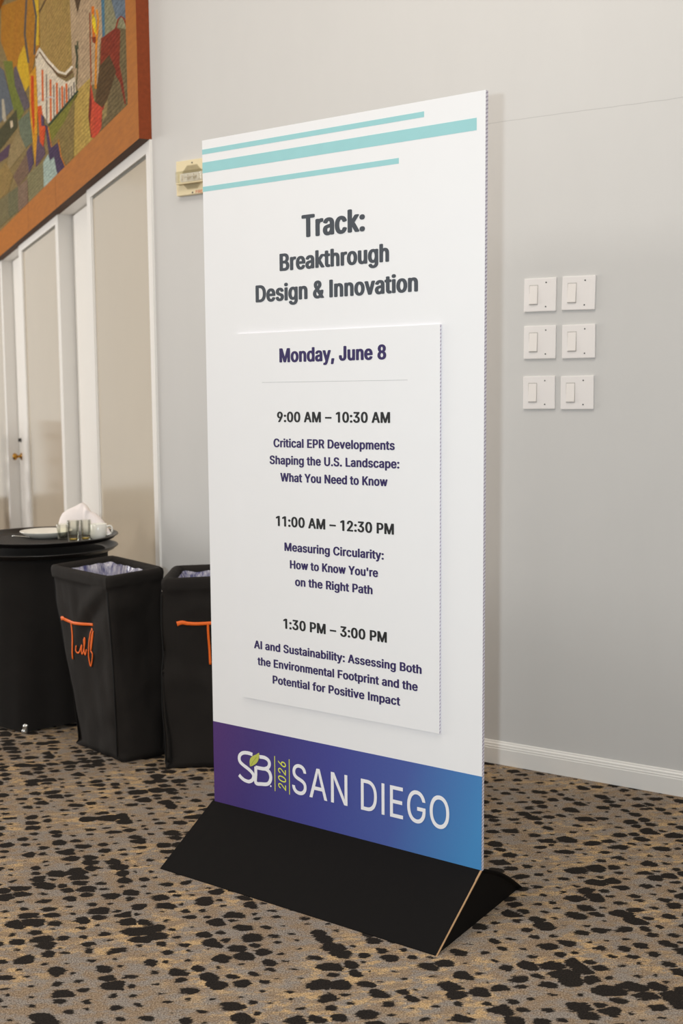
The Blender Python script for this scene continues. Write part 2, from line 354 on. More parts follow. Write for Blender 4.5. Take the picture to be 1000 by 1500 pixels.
GLYPH={
' ':(188,[]),
'&':(448,[[(197,-7),(173,-6),(150,-2),(129,4),(110,12),(93,22),(78,34),(65,47),(54,62),(45,78),(39,96),(35,114),(34,133),(35,149),(37,163),(42,177),(47,189),(55,201),(63,213),(73,224),(85,235),(140,279),(216,335),(237,352),(255,375),(262,405),(261,417),(258,427),(253,437),(245,445),(237,452),(226,457),(215,460),(201,461),(168,453),(145,431),(142,424),(139,416),(137,408),(137,399),(137,389),(139,380),(142,372),(145,363),(169,327),(204,284),(438,0),(364,0),(171,231),(121,293),(111,306),(102,319),(94,331),(87,344),(82,357),(78,370),(76,384),(75,398),(76,415),(79,430),(84,445),(91,458),(99,470),(109,481),(121,491),(134,499),(149,505),(165,510),(182,513),(200,513),(218,513),(235,510),(251,505),(266,499),(279,491),(290,482),(300,471),(308,459),(315,447),(320,433),(323,419),(324,404),(323,393),(322,382),(319,372),(315,362),(310,352),(305,342),(299,333),(291,325),(256,293),(154,217),(140,206),(128,195),(118,185),(110,174),(104,164),(100,154),(98,143),(97,131),(98,119),(100,108),(104,97),(109,87),(116,78),(124,70),(133,63),(143,57),(154,53),(166,49),(179,47),(193,46),(208,47),(223,50),(237,54),(251,59),(265,66),(278,75),(290,84),(301,95),(312,108),(321,121),(329,136),(336,151),(342,168),(346,186),(348,205),(349,224),(408,224),(407,201),(405,180),(401,161),(397,144),(391,128),(385,115),(378,103),(371,92),(345,62),(333,47),(320,34),(305,23),(289,14),(271,7),(252,1),(234,-3),(215,-6)]]),
"'":(206,[[(78,318),(70,509),(136,509),(128,318)]]),
',':(188,[[(38,-119),(68,71),(137,71),(84,-119)]]),
'.':(188,[[(95,-4),(86,-4),(78,-1),(70,3),(63,9),(57,16),(53,24),(50,32),(50,41),(50,50),(53,59),(57,66),(63,73),(70,79),(78,83),(86,86),(95,87),(104,86),(113,83),(121,79),(128,73),(134,66),(138,59),(140,50),(141,41),(140,32),(138,24),(134,16),(128,9),(121,3),(113,-1),(104,-4)]]),
'0':(453,[[(227,-7),(199,-5),(174,1),(151,11),(130,24),(111,41),(95,62),(80,86),(69,113),(60,144),(53,178),(49,214),(48,254),(49,294),(53,330),(60,364),(69,395),(81,422),(95,447),(112,467),(130,484),(151,498),(174,508),(200,514),(227,516),(254,514),(279,508),(302,498),(323,484),(342,467),(358,447),(372,422),(384,395),(393,364),(400,330),(404,294),(405,254),(404,214),(400,178),(393,144),(384,113),(373,86),(359,62),(342,41),(323,24),(302,11),(279,1),(254,-5)],[(227,50),(245,51),(261,56),(276,63),(290,74),(303,87),(313,103),(323,122),(330,144),(336,168),(340,194),(343,223),(344,254),(343,285),(340,314),(336,341),(330,365),(323,387),(313,405),(303,422),(290,435),(276,446),(261,453),(245,458),(227,460),(209,458),(192,453),(177,446),(163,435),(151,422),(140,405),(131,387),(123,365),(117,341),(113,314),(110,285),(109,254),(110,223),(113,194),(117,168),(123,144),(131,122),(140,103),(151,87),(163,74),(177,63),(192,56),(209,51)]]),
'1':(405,[[(266,509),(266,0),(202,0),(202,442),(199,442),(70,392),(70,446),(188,509)]]),
'2':(453,[[(64,0),(64,47),(234,229),(282,282),(291,294),(299,305),(305,316),(311,327),(315,337),(318,348),(320,360),(320,371),(319,385),(317,397),(313,408),(308,419),(301,428),(293,436),(283,443),(273,449),(262,454),(250,457),(237,459),(224,460),(209,459),(196,457),(184,453),(172,447),(162,441),(153,433),(145,424),(139,413),(134,402),(130,390),(128,376),(127,362),(66,362),(67,384),(71,405),(77,424),(86,442),(98,459),(111,473),(126,486),(143,496),(162,505),(182,511),(203,514),(225,516),(247,514),(268,511),(288,505),(306,497),(323,486),(337,474),(350,461),(361,445),(370,428),(376,411),(380,392),(381,372),(380,358),(378,345),(375,331),(371,318),(365,304),(357,290),(347,275),(336,259),(322,241),(306,223),(288,202),(267,180),(153,60),(153,57),(389,57),(389,0)]]),
'3':(453,[[(218,-7),(195,-6),(173,-3),(152,2),(133,10),(114,19),(98,30),(83,43),(70,57),(60,74),(52,91),(46,111),(44,132),(109,132),(111,119),(115,107),(120,97),(126,87),(134,78),(144,71),(154,64),(165,59),(178,55),(191,52),(204,50),(219,50),(234,51),(248,53),(262,56),(275,61),(287,67),(297,74),(307,83),(315,93),(321,104),(325,116),(328,130),(329,145),(328,158),(326,172),(322,184),(316,196),(308,207),(299,217),(288,226),(275,234),(260,240),(242,244),(223,247),(201,248),(157,248),(157,299),(288,448),(288,452),(70,452),(70,509),(372,509),(372,461),(211,278),(211,289),(239,290),(264,288),(287,284),(308,276),(327,265),(344,253),(359,239),(371,222),(381,205),(387,186),(392,166),(393,145),(392,123),(387,103),(380,84),(370,66),(358,50),(344,36),(327,23),(309,12),(288,4),(266,-2),(243,-6)]]),
'6':(453,[[(226,-7),(203,-5),(182,-1),(161,5),(142,15),(125,26),(109,40),(96,56),(84,74),(75,94),(69,115),(65,138),(64,162),(65,180),(68,199),(73,219),(80,239),(89,261),(102,285),(118,311),(137,340),(252,509),(322,509),(151,261),(145,261),(165,288),(196,307),(205,310),(214,312),(224,314),(235,314),(257,313),(278,309),(298,303),(316,295),(332,284),(346,271),(359,257),(370,240),(378,221),(384,201),(388,180),(389,157),(388,134),(384,112),(377,92),(368,73),(356,55),(343,39),(327,26),(310,14),(291,5),(271,-2),(249,-6)],[(226,48),(241,49),(254,52),(267,56),(279,63),(289,70),(299,79),(307,90),(314,101),(320,114),(324,128),(327,142),(327,157),(327,173),(324,187),(320,201),(314,213),(307,225),(299,235),(289,244),(279,251),(267,258),(254,262),(241,264),(226,265),(212,264),(198,262),(186,258),(174,252),(163,244),(153,235),(145,225),(138,214),(132,201),(128,188),(126,174),(125,158),(126,143),(128,128),(132,114),(138,102),(145,90),(153,79),(163,70),(174,63),(186,56),(198,52),(212,49)]]),
'8':(453,[[(226,-7),(201,-6),(178,-2),(156,3),(136,11),(117,21),(101,33),(86,47),(74,62),(64,78),(57,96),(53,115),(52,135),(53,151),(55,166),(59,181),(65,195),(72,208),(81,220),(90,231),(101,241),(113,249),(125,256),(139,261),(153,265),(153,267),(135,273),(119,282),(105,293),(93,308),(83,324),(76,342),(72,360),(70,380),(72,399),(75,417),(82,434),(90,450),(101,464),(114,477),(129,488),(146,498),(164,506),(184,511),(204,514),(226,516),(248,514),(269,511),(288,506),(306,498),(323,488),(337,477),(350,464),(361,450),(370,434),(377,417),(380,399),(382,380),(380,361),(376,342),(369,324),(359,308),(347,293),(333,282),(318,273),(300,267),(300,265),(314,261),(327,256),(339,249),(351,241),(362,231),(372,220),(380,208),(387,195),(393,181),(397,166),(400,151),(401,135),(399,115),(395,96),(388,78),(378,62),(366,47),(352,33),(335,21),(317,11),(296,3),(275,-2),(251,-6)],[(226,49),(243,50),(258,52),(272,55),(285,60),(296,66),(307,74),(315,82),(323,91),(329,102),(333,113),(336,126),(337,139),(336,152),(333,165),(329,177),(322,189),(314,199),(305,208),(295,216),(283,223),(270,228),(256,232),(242,234),(226,235),(211,234),(196,232),(182,228),(169,223),(157,216),(147,208),(138,199),(130,189),(123,177),(119,165),(116,152),(115,139),(116,126),(119,113),(123,102),(129,91),(136,82),(145,74),(156,66),(167,60),(180,55),(195,52),(210,50)],[(226,290),(239,290),(252,292),(263,296),(274,300),(284,306),(293,313),(300,321),(307,330),(312,341),(316,351),(318,363),(319,376),(318,388),(316,399),(313,410),(308,420),(301,429),(294,437),(285,444),(275,449),(264,454),(252,457),(240,459),(226,460),(213,459),(200,457),(188,454),(177,449),(167,444),(159,437),(151,429),(145,420),(139,410),(136,399),(134,388),(133,376),(134,363),(136,351),(139,341),(145,330),(151,321),(159,313),(168,306),(178,300),(189,296),(201,292),(213,290)]]),
'9':(453,[[(226,516),(249,514),(271,510),(291,503),(310,494),(328,482),(343,468),(356,452),(368,434),(377,414),(384,393),(388,371),(389,347),(388,328),(385,309),(380,290),(373,270),(363,248),(350,224),(334,197),(315,168),(200,0),(130,0),(301,248),(307,248),(287,221),(257,202),(248,199),(238,196),(228,195),(218,195),(195,196),(175,199),(155,206),(137,214),(121,225),(106,237),(94,252),(83,269),(74,287),(68,307),(65,329),(64,352),(65,375),(69,397),(75,417),(85,436),(96,454),(110,469),(125,483),(143,494),(162,504),(182,510),(203,514)],[(226,460),(212,459),(199,457),(186,452),(174,446),(163,438),(154,429),(145,419),(138,407),(133,395),(129,381),(126,367),(125,352),(126,336),(129,322),(133,308),(138,295),(145,284),(154,274),(163,265),(174,257),(186,251),(199,247),(212,244),(226,243),(240,244),(254,247),(267,251),(279,257),(289,265),(299,273),(307,284),(314,295),(320,308),(324,321),(327,335),(327,350),(327,366),(324,381),(320,394),(314,407),(307,419),(299,429),(290,438),(279,446),(267,452),(254,457),(241,459)]]),
':':(188,[[(95,-4),(86,-4),(78,-1),(70,3),(63,9),(57,16),(53,24),(50,32),(50,41),(50,50),(53,59),(57,66),(63,73),(70,79),(78,83),(86,86),(95,87),(104,86),(113,83),(121,79),(128,73),(134,66),(138,59),(140,50),(141,41),(140,32),(138,24),(134,16),(128,9),(121,3),(113,-1),(104,-4)],[(95,271),(86,272),(78,274),(70,278),(63,284),(57,291),(53,299),(50,307),(50,316),(50,325),(53,334),(57,342),(63,349),(70,354),(78,359),(86,361),(95,362),(104,361),(113,359),(121,354),(128,349),(134,342),(138,334),(140,325),(141,316),(140,307),(138,299),(134,291),(128,284),(121,278),(113,274),(104,272)]]),
'A':(480,[[(16,0),(201,509),(276,509),(463,0),(395,0),(287,302),(264,372),(232,478),(245,478),(213,371),(191,302),(85,0)],[(110,142),(110,199),(370,199),(370,142)]]),
'B':(456,[[(60,0),(60,509),(241,509),(266,508),(289,504),(310,499),(329,491),(345,481),(359,469),(371,456),(381,442),(388,426),(394,410),(397,392),(398,374),(397,358),(395,344),(392,331),(387,320),(380,310),(373,301),(365,293),(356,286),(347,280),(336,275),(326,270),(315,267),(315,262),(327,261),(339,257),(351,252),(363,245),(374,237),(385,227),(394,216),(402,203),(409,189),(414,173),(417,155),(418,136),(417,117),(413,100),(408,83),(400,67),(390,52),(377,39),(362,28),(344,18),(324,10),(301,4),(275,1),(247,0)],[(125,57),(245,57),(272,58),(296,63),(315,70),(330,80),(341,92),(349,105),(354,120),(355,137),(355,149),(352,161),(348,173),(342,184),(335,194),(327,203),(317,211),(306,218),(293,224),(279,228),(264,230),(248,231),(125,231)],[(125,285),(238,285),(252,286),(265,288),(277,291),(288,296),(299,302),(308,309),(316,317),(323,326),(329,337),(333,348),(335,359),(336,372),(334,388),(330,403),(323,417),(313,429),(299,439),(283,446),(263,450),(240,452),(125,452)]]),
'C':(510,[[(267,-7),(235,-5),(205,1),(177,11),(150,25),(126,42),(104,63),(86,88),(70,115),(57,146),(48,179),(42,215),(40,254),(42,293),(48,329),(57,362),(70,393),(86,421),(104,445),(126,466),(150,484),(177,498),(205,508),(235,514),(267,516),(286,515),(305,513),(323,509),(340,504),(357,498),(373,490),(388,481),(402,471),(415,460),(427,447),(438,433),(448,418),(456,402),(463,385),(469,367),(473,348),(408,348),(405,361),(401,373),(395,384),(389,395),(382,404),(375,413),(366,421),(357,428),(348,435),(337,440),(327,445),(315,449),(304,452),(292,454),(280,455),(267,456),(245,454),(223,450),(203,443),(184,432),(166,419),(150,403),(137,385),(125,364),(116,340),(109,314),(105,285),(103,254),(105,223),(109,194),(116,168),(125,145),(137,123),(151,105),(166,89),(184,76),(203,66),(223,59),(245,54),(267,53),(280,53),(292,55),(304,57),(315,60),(327,64),(337,69),(348,74),(357,81),(366,88),(375,96),(382,105),(389,114),(395,125),(401,136),(405,148),(408,160),(473,160),(469,142),(463,124),(457,107),(448,91),(438,76),(428,62),(416,49),(402,38),(388,28),(373,19),(357,11),(341,5),(323,0),(305,-4),(286,-6)]]),
'D':(502,[[(219,0),(96,0),(96,57),(215,57),(244,58),(272,63),(296,70),(318,81),(337,94),(354,110),(368,128),(379,149),(388,172),(394,198),(398,226),(399,255),(398,285),(394,312),(388,337),(379,361),(368,381),(354,399),(338,415),(320,428),(299,438),(275,446),(249,450),(221,452),(93,452),(93,509),(225,509),(261,507),(294,501),(325,492),(353,478),(377,461),(399,441),(418,418),(433,391),(446,361),(455,329),(460,293),(462,255),(460,217),(455,181),(446,149),(433,119),(417,92),(398,68),(376,48),(351,31),(322,17),(291,8),(256,2)],[(125,509),(125,0),(60,0),(60,509)]]),
'E':(419,[[(60,0),(60,509),(372,509),(372,452),(125,452),(125,286),(355,286),(355,229),(125,229),(125,57),(375,57),(375,0)]]),
'F':(410,[[(60,0),(60,509),(369,509),(369,452),(125,452),(125,278),(346,278),(346,221),(125,221),(125,0)]]),
'G':(520,[[(269,-7),(236,-5),(205,1),(176,11),(149,25),(125,43),(104,64),(85,88),(69,116),(57,146),(47,179),(42,215),(40,254),(42,293),(47,329),(57,362),(69,393),(85,421),(103,445),(125,466),(149,484),(175,498),(203,508),(233,514),(265,516),(285,515),(304,513),(322,509),(340,504),(358,497),(374,489),(389,480),(403,469),(416,458),(429,445),(439,431),(449,416),(458,401),(465,384),(470,367),(474,349),(408,349),(404,361),(399,372),(393,383),(387,393),(380,403),(373,411),(365,420),(356,427),(347,434),(337,439),(326,444),(315,448),(304,452),(291,454),(279,455),(265,456),(243,454),(222,450),(202,443),(183,432),(166,419),(150,404),(137,385),(125,364),(116,340),(109,314),(105,285),(103,254),(105,223),(109,194),(116,168),(125,145),(137,124),(151,105),(166,90),(184,76),(203,66),(224,59),(246,54),(269,53),(290,54),(309,57),(328,63),(345,71),(360,81),(374,93),(386,107),(396,123),(404,141),(410,160),(414,180),(415,202),(434,199),(283,199),(283,256),(478,256),(478,200),(476,170),(471,141),(463,115),(451,91),(436,69),(419,50),(399,33),(377,19),(352,8),(326,0),(298,-5)]]),
'H':(517,[[(60,0),(60,509),(125,509),(125,289),(392,289),(392,509),(457,509),(457,0),(392,0),(392,232),(125,232),(125,0)]]),
'I':(187,[[(61,0),(61,509),(126,509),(126,0)]]),
'J':(396,[[(185,-7),(153,-4),(124,3),(98,15),(75,33),(57,55),(44,81),(36,111),(33,145),(33,173),(98,173),(98,145),(99,123),(104,104),(111,88),(122,74),(134,64),(149,56),(166,51),(185,50),(204,51),(220,56),(235,64),(248,74),(258,88),(266,104),(270,123),(272,145),(272,509),(336,509),(336,145),(334,111),(326,81),(313,55),(294,33),(271,15),(246,3),(217,-4)]]),
'K':(467,[[(104,145),(104,216),(139,261),(174,303),(212,344),(364,509),(448,509),(231,276),(228,276)],[(60,0),(60,509),(125,509),(125,334),(124,225),(125,193),(125,0)],[(372,0),(188,259),(228,309),(449,0)]]),
'L':(393,[[(60,0),(60,509),(125,509),(125,57),(361,57),(361,0)]]),
'M':(628,[[(60,0),(60,509),(152,509),(277,187),(287,159),(299,123),(311,84),(322,49),(307,49),(318,83),(330,121),(342,158),(352,187),(476,509),(568,509),(568,0),(504,0),(504,291),(504,327),(505,369),(506,413),(507,457),(513,457),(498,409),(482,363),(467,322),(456,291),(342,0),(286,0),(170,291),(159,321),(145,361),(129,408),(112,457),(119,457),(120,416),(121,372),(122,328),(122,291),(122,0)]]),
'N':(523,[[(60,0),(60,509),(136,509),(343,183),(363,151),(388,107),(414,55),(405,54),(401,108),(399,157),(399,195),(399,509),(463,509),(463,0),(387,0),(202,290),(177,331),(148,381),(108,452),(119,454),(122,384),(124,328),(125,291),(125,0)]]),
'O':(533,[[(267,-7),(235,-5),(205,1),(177,11),(150,25),(126,42),(105,63),(86,88),(70,115),(57,146),(48,179),(42,215),(40,254),(42,293),(48,329),(57,362),(70,393),(86,421),(105,445),(126,466),(150,484),(177,498),(205,508),(235,514),(267,516),(299,514),(329,508),(357,498),(384,484),(408,466),(429,445),(448,421),(464,393),(477,362),(486,329),(491,293),(493,254),(491,215),(486,179),(477,146),(464,115),(448,88),(429,63),(408,42),(384,25),(357,11),(329,1),(299,-5)],[(267,53),(289,54),(310,59),(330,66),(349,76),(367,89),(383,105),(396,123),(408,144),(418,168),(425,194),(429,223),(430,254),(429,286),(425,314),(418,341),(408,365),(396,386),(383,404),(367,420),(349,433),(330,443),(310,450),(289,454),(267,456),(245,454),(223,450),(203,443),(184,433),(167,420),(151,404),(137,385),(125,364),(116,340),(109,314),(105,285),(103,254),(105,223),(109,194),(116,168),(125,144),(137,123),(151,105),(167,89),(184,76),(203,66),(223,59),(245,54)]]),
'P':(445,[[(60,0),(60,509),(235,509),(263,507),(289,503),(312,497),(332,487),(350,476),(366,462),(379,447),(390,430),(398,411),(404,391),(407,370),(409,348),(407,325),(404,304),(398,284),(390,265),(379,248),(366,233),(350,219),(332,207),(312,198),(289,191),(263,187),(235,186),(109,186),(109,242),(233,242),(252,243),(269,246),(284,250),(297,256),(308,264),(318,272),(327,282),(333,294),(338,306),(342,319),(344,333),(344,348),(344,362),(342,376),(338,389),(333,402),(326,413),(318,423),(308,431),(297,439),(284,444),(268,449),(251,451),(232,452),(125,452),(125,0)]]),
'R':(449,[[(60,0),(60,509),(236,509),(264,507),(290,504),(313,497),(333,489),(351,478),(367,465),(380,450),(390,433),(399,415),(405,395),(408,374),(409,352),(408,330),(405,309),(399,290),(390,271),(380,255),(367,240),(351,228),(333,217),(312,209),(289,203),(264,199),(236,198),(96,198),(96,255),(234,255),(252,256),(269,258),(284,262),(298,267),(309,273),(319,281),(327,290),(334,300),(339,312),(342,324),(344,338),(345,352),(344,367),(342,380),(339,393),(334,405),(327,415),(319,425),(309,433),(298,440),(284,445),(269,449),(252,451),(233,452),(125,452),(125,0)],[(353,0),(230,229),(303,229),(428,0)]]),
'S':(447,[[(224,-9),(197,-8),(172,-4),(149,1),(128,9),(108,19),(91,31),(76,45),(64,60),(54,77),(46,96),(41,115),(38,137),(104,137),(107,123),(110,110),(116,98),(123,88),(132,79),(142,71),(154,64),(166,59),(180,55),(194,52),(209,50),(224,49),(241,50),(257,52),(272,55),(286,60),(299,66),(311,74),(321,82),(329,92),(336,102),(341,114),(345,126),(346,139),(345,151),(342,161),(338,171),(332,179),(325,186),(316,193),(307,199),(296,205),(245,222),(184,239),(154,249),(128,260),(105,274),(86,289),(71,307),(60,326),(54,348),(52,372),(53,393),(58,413),(65,431),(75,448),(87,463),(102,476),(119,488),(138,498),(158,506),(180,511),(203,514),(227,516),(252,514),(275,511),(296,505),(316,498),(334,488),(351,476),(365,463),(377,449),(387,433),(394,415),(399,397),(401,378),(337,378),(334,396),(326,412),(316,426),(302,437),(286,447),(267,453),(247,457),(225,459),(209,458),(194,456),(180,452),(167,448),(156,442),(145,435),(136,427),(129,418),(123,409),(118,398),(116,387),(115,376),(116,363),(119,352),(124,342),(131,334),(139,326),(148,319),(158,313),(169,308),(212,293),(264,279),(312,264),(324,258),(336,252),(347,245),(359,238),(369,229),(379,220),(387,209),(395,198),(401,185),(405,171),(407,155),(408,139),(407,118),(403,99),(396,81),(386,64),(374,48),(360,34),(343,21),(323,11),(302,2),(278,-4),(252,-8)]]),
'T':(449,[[(32,452),(32,509),(417,509),(417,452),(257,452),(257,0),(193,0),(193,452)]]),
'U':(517,[[(259,-8),(230,-7),(203,-2),(177,5),(154,15),(133,28),(114,43),(98,60),(85,80),(74,101),(66,124),(62,148),(60,173),(60,509),(124,509),(124,178),(125,160),(128,144),(133,128),(141,113),(150,99),(160,87),(173,77),(187,68),(203,61),(220,56),(239,53),(259,52),(279,53),(298,56),(315,61),(331,68),(345,77),(357,87),(368,99),(377,113),(384,128),(389,144),(392,160),(393,178),(393,509),(457,509),(457,173),(456,148),(451,124),(443,101),(433,80),(419,60),(403,43),(384,28),(363,15),(340,5),(315,-2),(288,-7)]]),
'W':(686,[[(155,0),(16,509),(82,509),(163,196),(175,145),(187,94),(197,40),(189,40),(200,94),(211,145),(224,196),(306,509),(380,509),(462,196),(474,145),(486,94),(497,40),(488,40),(499,94),(510,145),(523,196),(603,509),(670,509),(530,0),(455,0),(368,323),(351,391),(336,475),(350,475),(335,395),(318,323),(230,0)]]),
'Y':(472,[[(203,0),(203,208),(16,509),(91,509),(192,344),(222,292),(250,230),(224,230),(251,293),(280,344),(381,509),(455,509),(268,208),(268,0)]]),
'a':(389,[[(160,-9),(142,-8),(126,-5),(110,-1),(94,5),(80,12),(68,22),(57,32),(48,45),(40,58),(35,73),(31,90),(30,108),(31,123),(34,138),(38,150),(43,161),(50,171),(58,179),(67,187),(78,193),(89,199),(100,203),(112,207),(125,211),(178,220),(234,227),(265,235),(276,255),(276,257),(275,268),(273,279),(271,288),(267,297),(262,304),(256,311),(248,317),(240,322),(230,326),(220,329),(208,330),(196,331),(183,330),(171,329),(159,326),(149,322),(118,301),(100,274),(41,291),(48,308),(57,322),(67,335),(79,346),(91,355),(104,364),(118,370),(133,375),(148,379),(163,382),(179,384),(194,384),(239,379),(251,376),(263,372),(275,367),(286,360),(296,353),(306,343),(315,333),(322,320),(329,306),(333,290),(336,272),(337,251),(337,0),(277,0),(277,52),(272,52),(252,25),(244,18),(236,12),(226,6),(215,1),(203,-3),(190,-6),(176,-8)],[(170,45),(187,46),(202,49),(216,53),(228,59),(239,66),(248,74),(257,83),(263,93),(269,104),(272,115),(275,126),(276,138),(276,190),(259,182),(231,176),(200,171),(175,168),(134,159),(125,155),(117,150),(110,145),(103,139),(98,132),(95,124),(93,115),(92,105),(92,95),(94,87),(98,79),(102,72),(107,66),(114,61),(121,56),(130,52),(139,49),(149,47),(159,46)]]),
'b':(424,[[(229,-8),(213,-7),(198,-5),(184,-1),(172,4),(162,10),(153,17),(145,24),(138,31),(118,59),(112,59),(112,0),(53,0),(53,509),(114,509),(114,319),(118,319),(137,346),(144,353),(152,360),(161,367),(171,373),(183,378),(197,381),(212,384),(229,384),(252,383),(274,378),(294,371),(313,361),(330,347),(345,332),(359,313),(370,293),(379,270),(385,245),(389,218),(390,189),(389,160),(385,133),(379,108),(370,84),(359,64),(346,45),(330,29),(313,16),(294,5),(274,-2),(252,-7)],[(220,47),(237,48),(253,51),(267,57),(279,66),(291,76),(301,88),(309,101),(316,117),(321,133),(325,151),(327,170),(328,189),(327,209),(325,227),(321,245),(316,261),(309,276),(301,290),(291,301),(280,311),(267,319),(253,325),(237,329),(220,330),(203,329),(188,325),(174,320),(161,312),(150,302),(140,291),(132,278),(125,263),(120,247),(116,229),(113,210),(113,189),(113,169),(116,150),(120,132),(125,115),(132,100),(140,86),(150,75),(162,65),(174,57),(188,51),(204,48)]]),
'c':(396,[[(207,-8),(182,-7),(159,-2),(137,6),(117,16),(98,30),(82,46),(68,64),(56,85),(46,108),(40,133),(36,159),(34,187),(36,216),(40,243),(46,268),(56,291),(68,312),(82,330),(98,346),(117,360),(137,371),(159,378),(182,383),(207,384),(221,384),(234,383),(247,380),(260,377),(272,373),(284,368),(295,362),(305,356),(315,349),(324,341),(332,332),(340,322),(347,312),(353,301),(358,289),(362,277),(303,262),(290,289),(270,311),(242,325),(207,330),(189,329),(173,325),(158,319),(145,310),(134,300),(124,287),(115,274),(108,258),(103,242),(99,224),(97,206),(96,187),(97,169),(99,151),(103,134),(108,117),(115,102),(124,89),(134,76),(145,66),(158,57),(173,51),(189,48),(207,46),(243,52),(271,66),(292,89),(304,117),(363,102),(359,90),(354,78),(348,67),(341,56),(334,46),(325,37),(316,29),(306,21),(296,15),(285,9),(273,4),(261,-1),(248,-4),(235,-6),(221,-8)]]),
'd':(424,[[(195,-8),(172,-7),(151,-2),(130,5),(111,16),(94,29),(79,45),(66,64),(55,84),(46,108),(39,133),(35,160),(34,189),(35,218),(39,245),(46,270),(55,293),(66,313),(79,332),(95,347),(112,361),(131,371),(151,378),(173,383),(196,384),(213,384),(228,381),(241,378),(253,373),(263,367),(272,360),(280,353),(287,346),(306,319),(311,319),(311,509),(372,509),(372,0),(313,0),(313,59),(307,59),(287,31),(280,24),(272,17),(263,10),(252,4),(241,-1),(227,-5),(212,-7)],[(205,47),(221,48),(236,51),(250,57),(263,65),(274,75),(284,86),(293,100),(299,115),(305,132),(309,150),(311,169),(312,189),(311,210),(309,229),(305,247),(300,263),(293,278),(284,291),(275,302),(263,312),(251,320),(237,325),(221,329),(205,330),(187,329),(172,325),(157,319),(145,311),(133,301),(124,290),(115,276),(108,261),(103,245),(99,227),(97,209),(96,189),(97,170),(99,151),(103,133),(109,117),(115,101),(124,88),(134,76),(145,66),(158,57),(172,51),(188,48)]]),
'e':(404,[[(212,-8),(185,-7),(161,-2),(138,6),(117,16),(98,30),(82,46),(68,64),(56,85),(46,108),(40,132),(35,159),(34,187),(35,215),(39,242),(46,267),(55,290),(67,311),(81,329),(97,346),(115,359),(135,370),(157,378),(180,383),(205,384),(221,384),(236,382),(251,379),(266,374),(280,368),(294,361),(307,351),(319,341),(331,329),(341,315),(350,299),(357,282),(363,263),(368,242),(370,219),(371,194),(371,169),(75,169),(75,221),(338,221),(310,202),(309,220),(307,237),(303,254),(298,269),(291,282),(283,294),(273,305),(263,314),(250,321),(237,326),(222,329),(205,330),(189,329),(173,326),(159,321),(146,313),(135,304),(125,294),(116,282),(109,270),(103,256),(99,241),(97,226),(96,211),(96,178),(97,157),(100,139),(104,122),(110,106),(118,92),(128,80),(139,70),(151,61),(165,55),(179,50),(195,47),(212,46),(224,47),(234,48),(244,50),(254,53),(263,56),(271,61),(278,66),(285,73),(292,80),(297,88),(302,96),(306,105),(365,91),(360,77),(353,63),(345,51),(335,39),(324,29),(311,19),(298,11),(283,4),(266,-1),(249,-5),(231,-7)]]),
'f':(254,[[(228,379),(228,327),(6,327),(6,379)],[(81,0),(81,432),(82,447),(84,461),(89,474),(96,486),(104,496),(113,505),(124,513),(135,519),(148,524),(161,527),(174,529),(187,530),(222,527),(243,521),(227,468),(215,472),(195,474),(182,473),(171,470),(162,466),(154,460),(149,452),(145,443),(142,431),(142,419),(142,0)]]),
'g':(425,[[(207,-151),(187,-150),(168,-148),(150,-144),(134,-140),(119,-134),(105,-127),(93,-119),(82,-110),(73,-101),(64,-91),(57,-80),(51,-69),(101,-41),(122,-66),(128,-72),(136,-78),(145,-83),(154,-88),(165,-92),(178,-95),(192,-97),(207,-97),(229,-96),(249,-92),(267,-85),(282,-75),(295,-62),(304,-47),(310,-28),(311,-6),(311,68),(306,68),(287,41),(280,34),(272,28),(263,21),(252,16),(241,11),(227,8),(212,5),(195,5),(173,6),(152,10),(132,17),(113,27),(95,39),(80,53),(67,71),(55,90),(46,112),(39,136),(35,163),(34,191),(35,220),(39,246),(46,271),(55,293),(66,314),(80,332),(95,347),(112,361),(131,371),(152,378),(173,383),(196,384),(213,384),(228,382),(242,378),(253,373),(264,367),(273,360),(281,353),(288,346),(308,319),(313,319),(313,379),(372,379),(372,-9),(371,-32),(367,-54),(360,-73),(350,-90),(338,-104),(324,-117),(308,-127),(291,-136),(271,-142),(251,-147),(229,-150)],[(205,59),(222,60),(237,63),(251,68),(264,75),(275,84),(285,95),(293,107),(300,121),(305,137),(309,154),(312,172),(312,193),(312,212),(309,231),(305,248),(300,264),(293,278),(285,291),(275,303),(264,312),(251,320),(237,325),(222,329),(205,330),(188,329),(172,325),(158,320),(145,312),(134,302),(124,290),(115,277),(109,262),(103,246),(99,229),(97,212),(96,193),(97,173),(99,155),(103,138),(109,123),(116,108),(124,96),(134,85),(145,76),(158,68),(172,63),(188,60)]]),
'h':(410,[[(114,227),(114,0),(53,0),(53,509),(114,509),(114,287),(102,287),(112,312),(124,332),(137,349),(152,362),(169,372),(187,379),(207,383),(227,384),(246,383),(264,380),(280,376),(295,369),(309,360),(321,349),(332,336),(341,321),(348,304),(353,285),(356,264),(357,240),(357,0),(296,0),(296,235),(295,256),(290,275),(283,291),(273,304),(260,315),(246,323),(229,328),(210,329),(197,328),(184,326),(172,322),(161,317),(150,311),(141,303),(133,293),(126,283),(121,271),(117,257),(114,243)]]),
'i':(167,[[(53,0),(53,379),(114,379),(114,0)],[(84,443),(75,444),(67,446),(60,449),(54,455),(48,461),(44,468),(42,475),(41,483),(42,491),(44,499),(48,506),(54,512),(60,517),(67,521),(75,523),(84,524),(92,523),(100,521),(107,517),(114,512),(119,506),(123,499),(126,491),(126,483),(126,475),(123,468),(119,461),(114,455),(107,449),(100,446),(92,444)]]),
'k':(381,[[(110,137),(110,212),(121,212),(284,379),(360,379),(184,199),(177,199)],[(53,0),(53,509),(114,509),(114,0)],[(294,0),(148,186),(191,229),(372,0)]]),
'l':(167,[[(114,512),(114,0),(53,0),(53,512)]]),
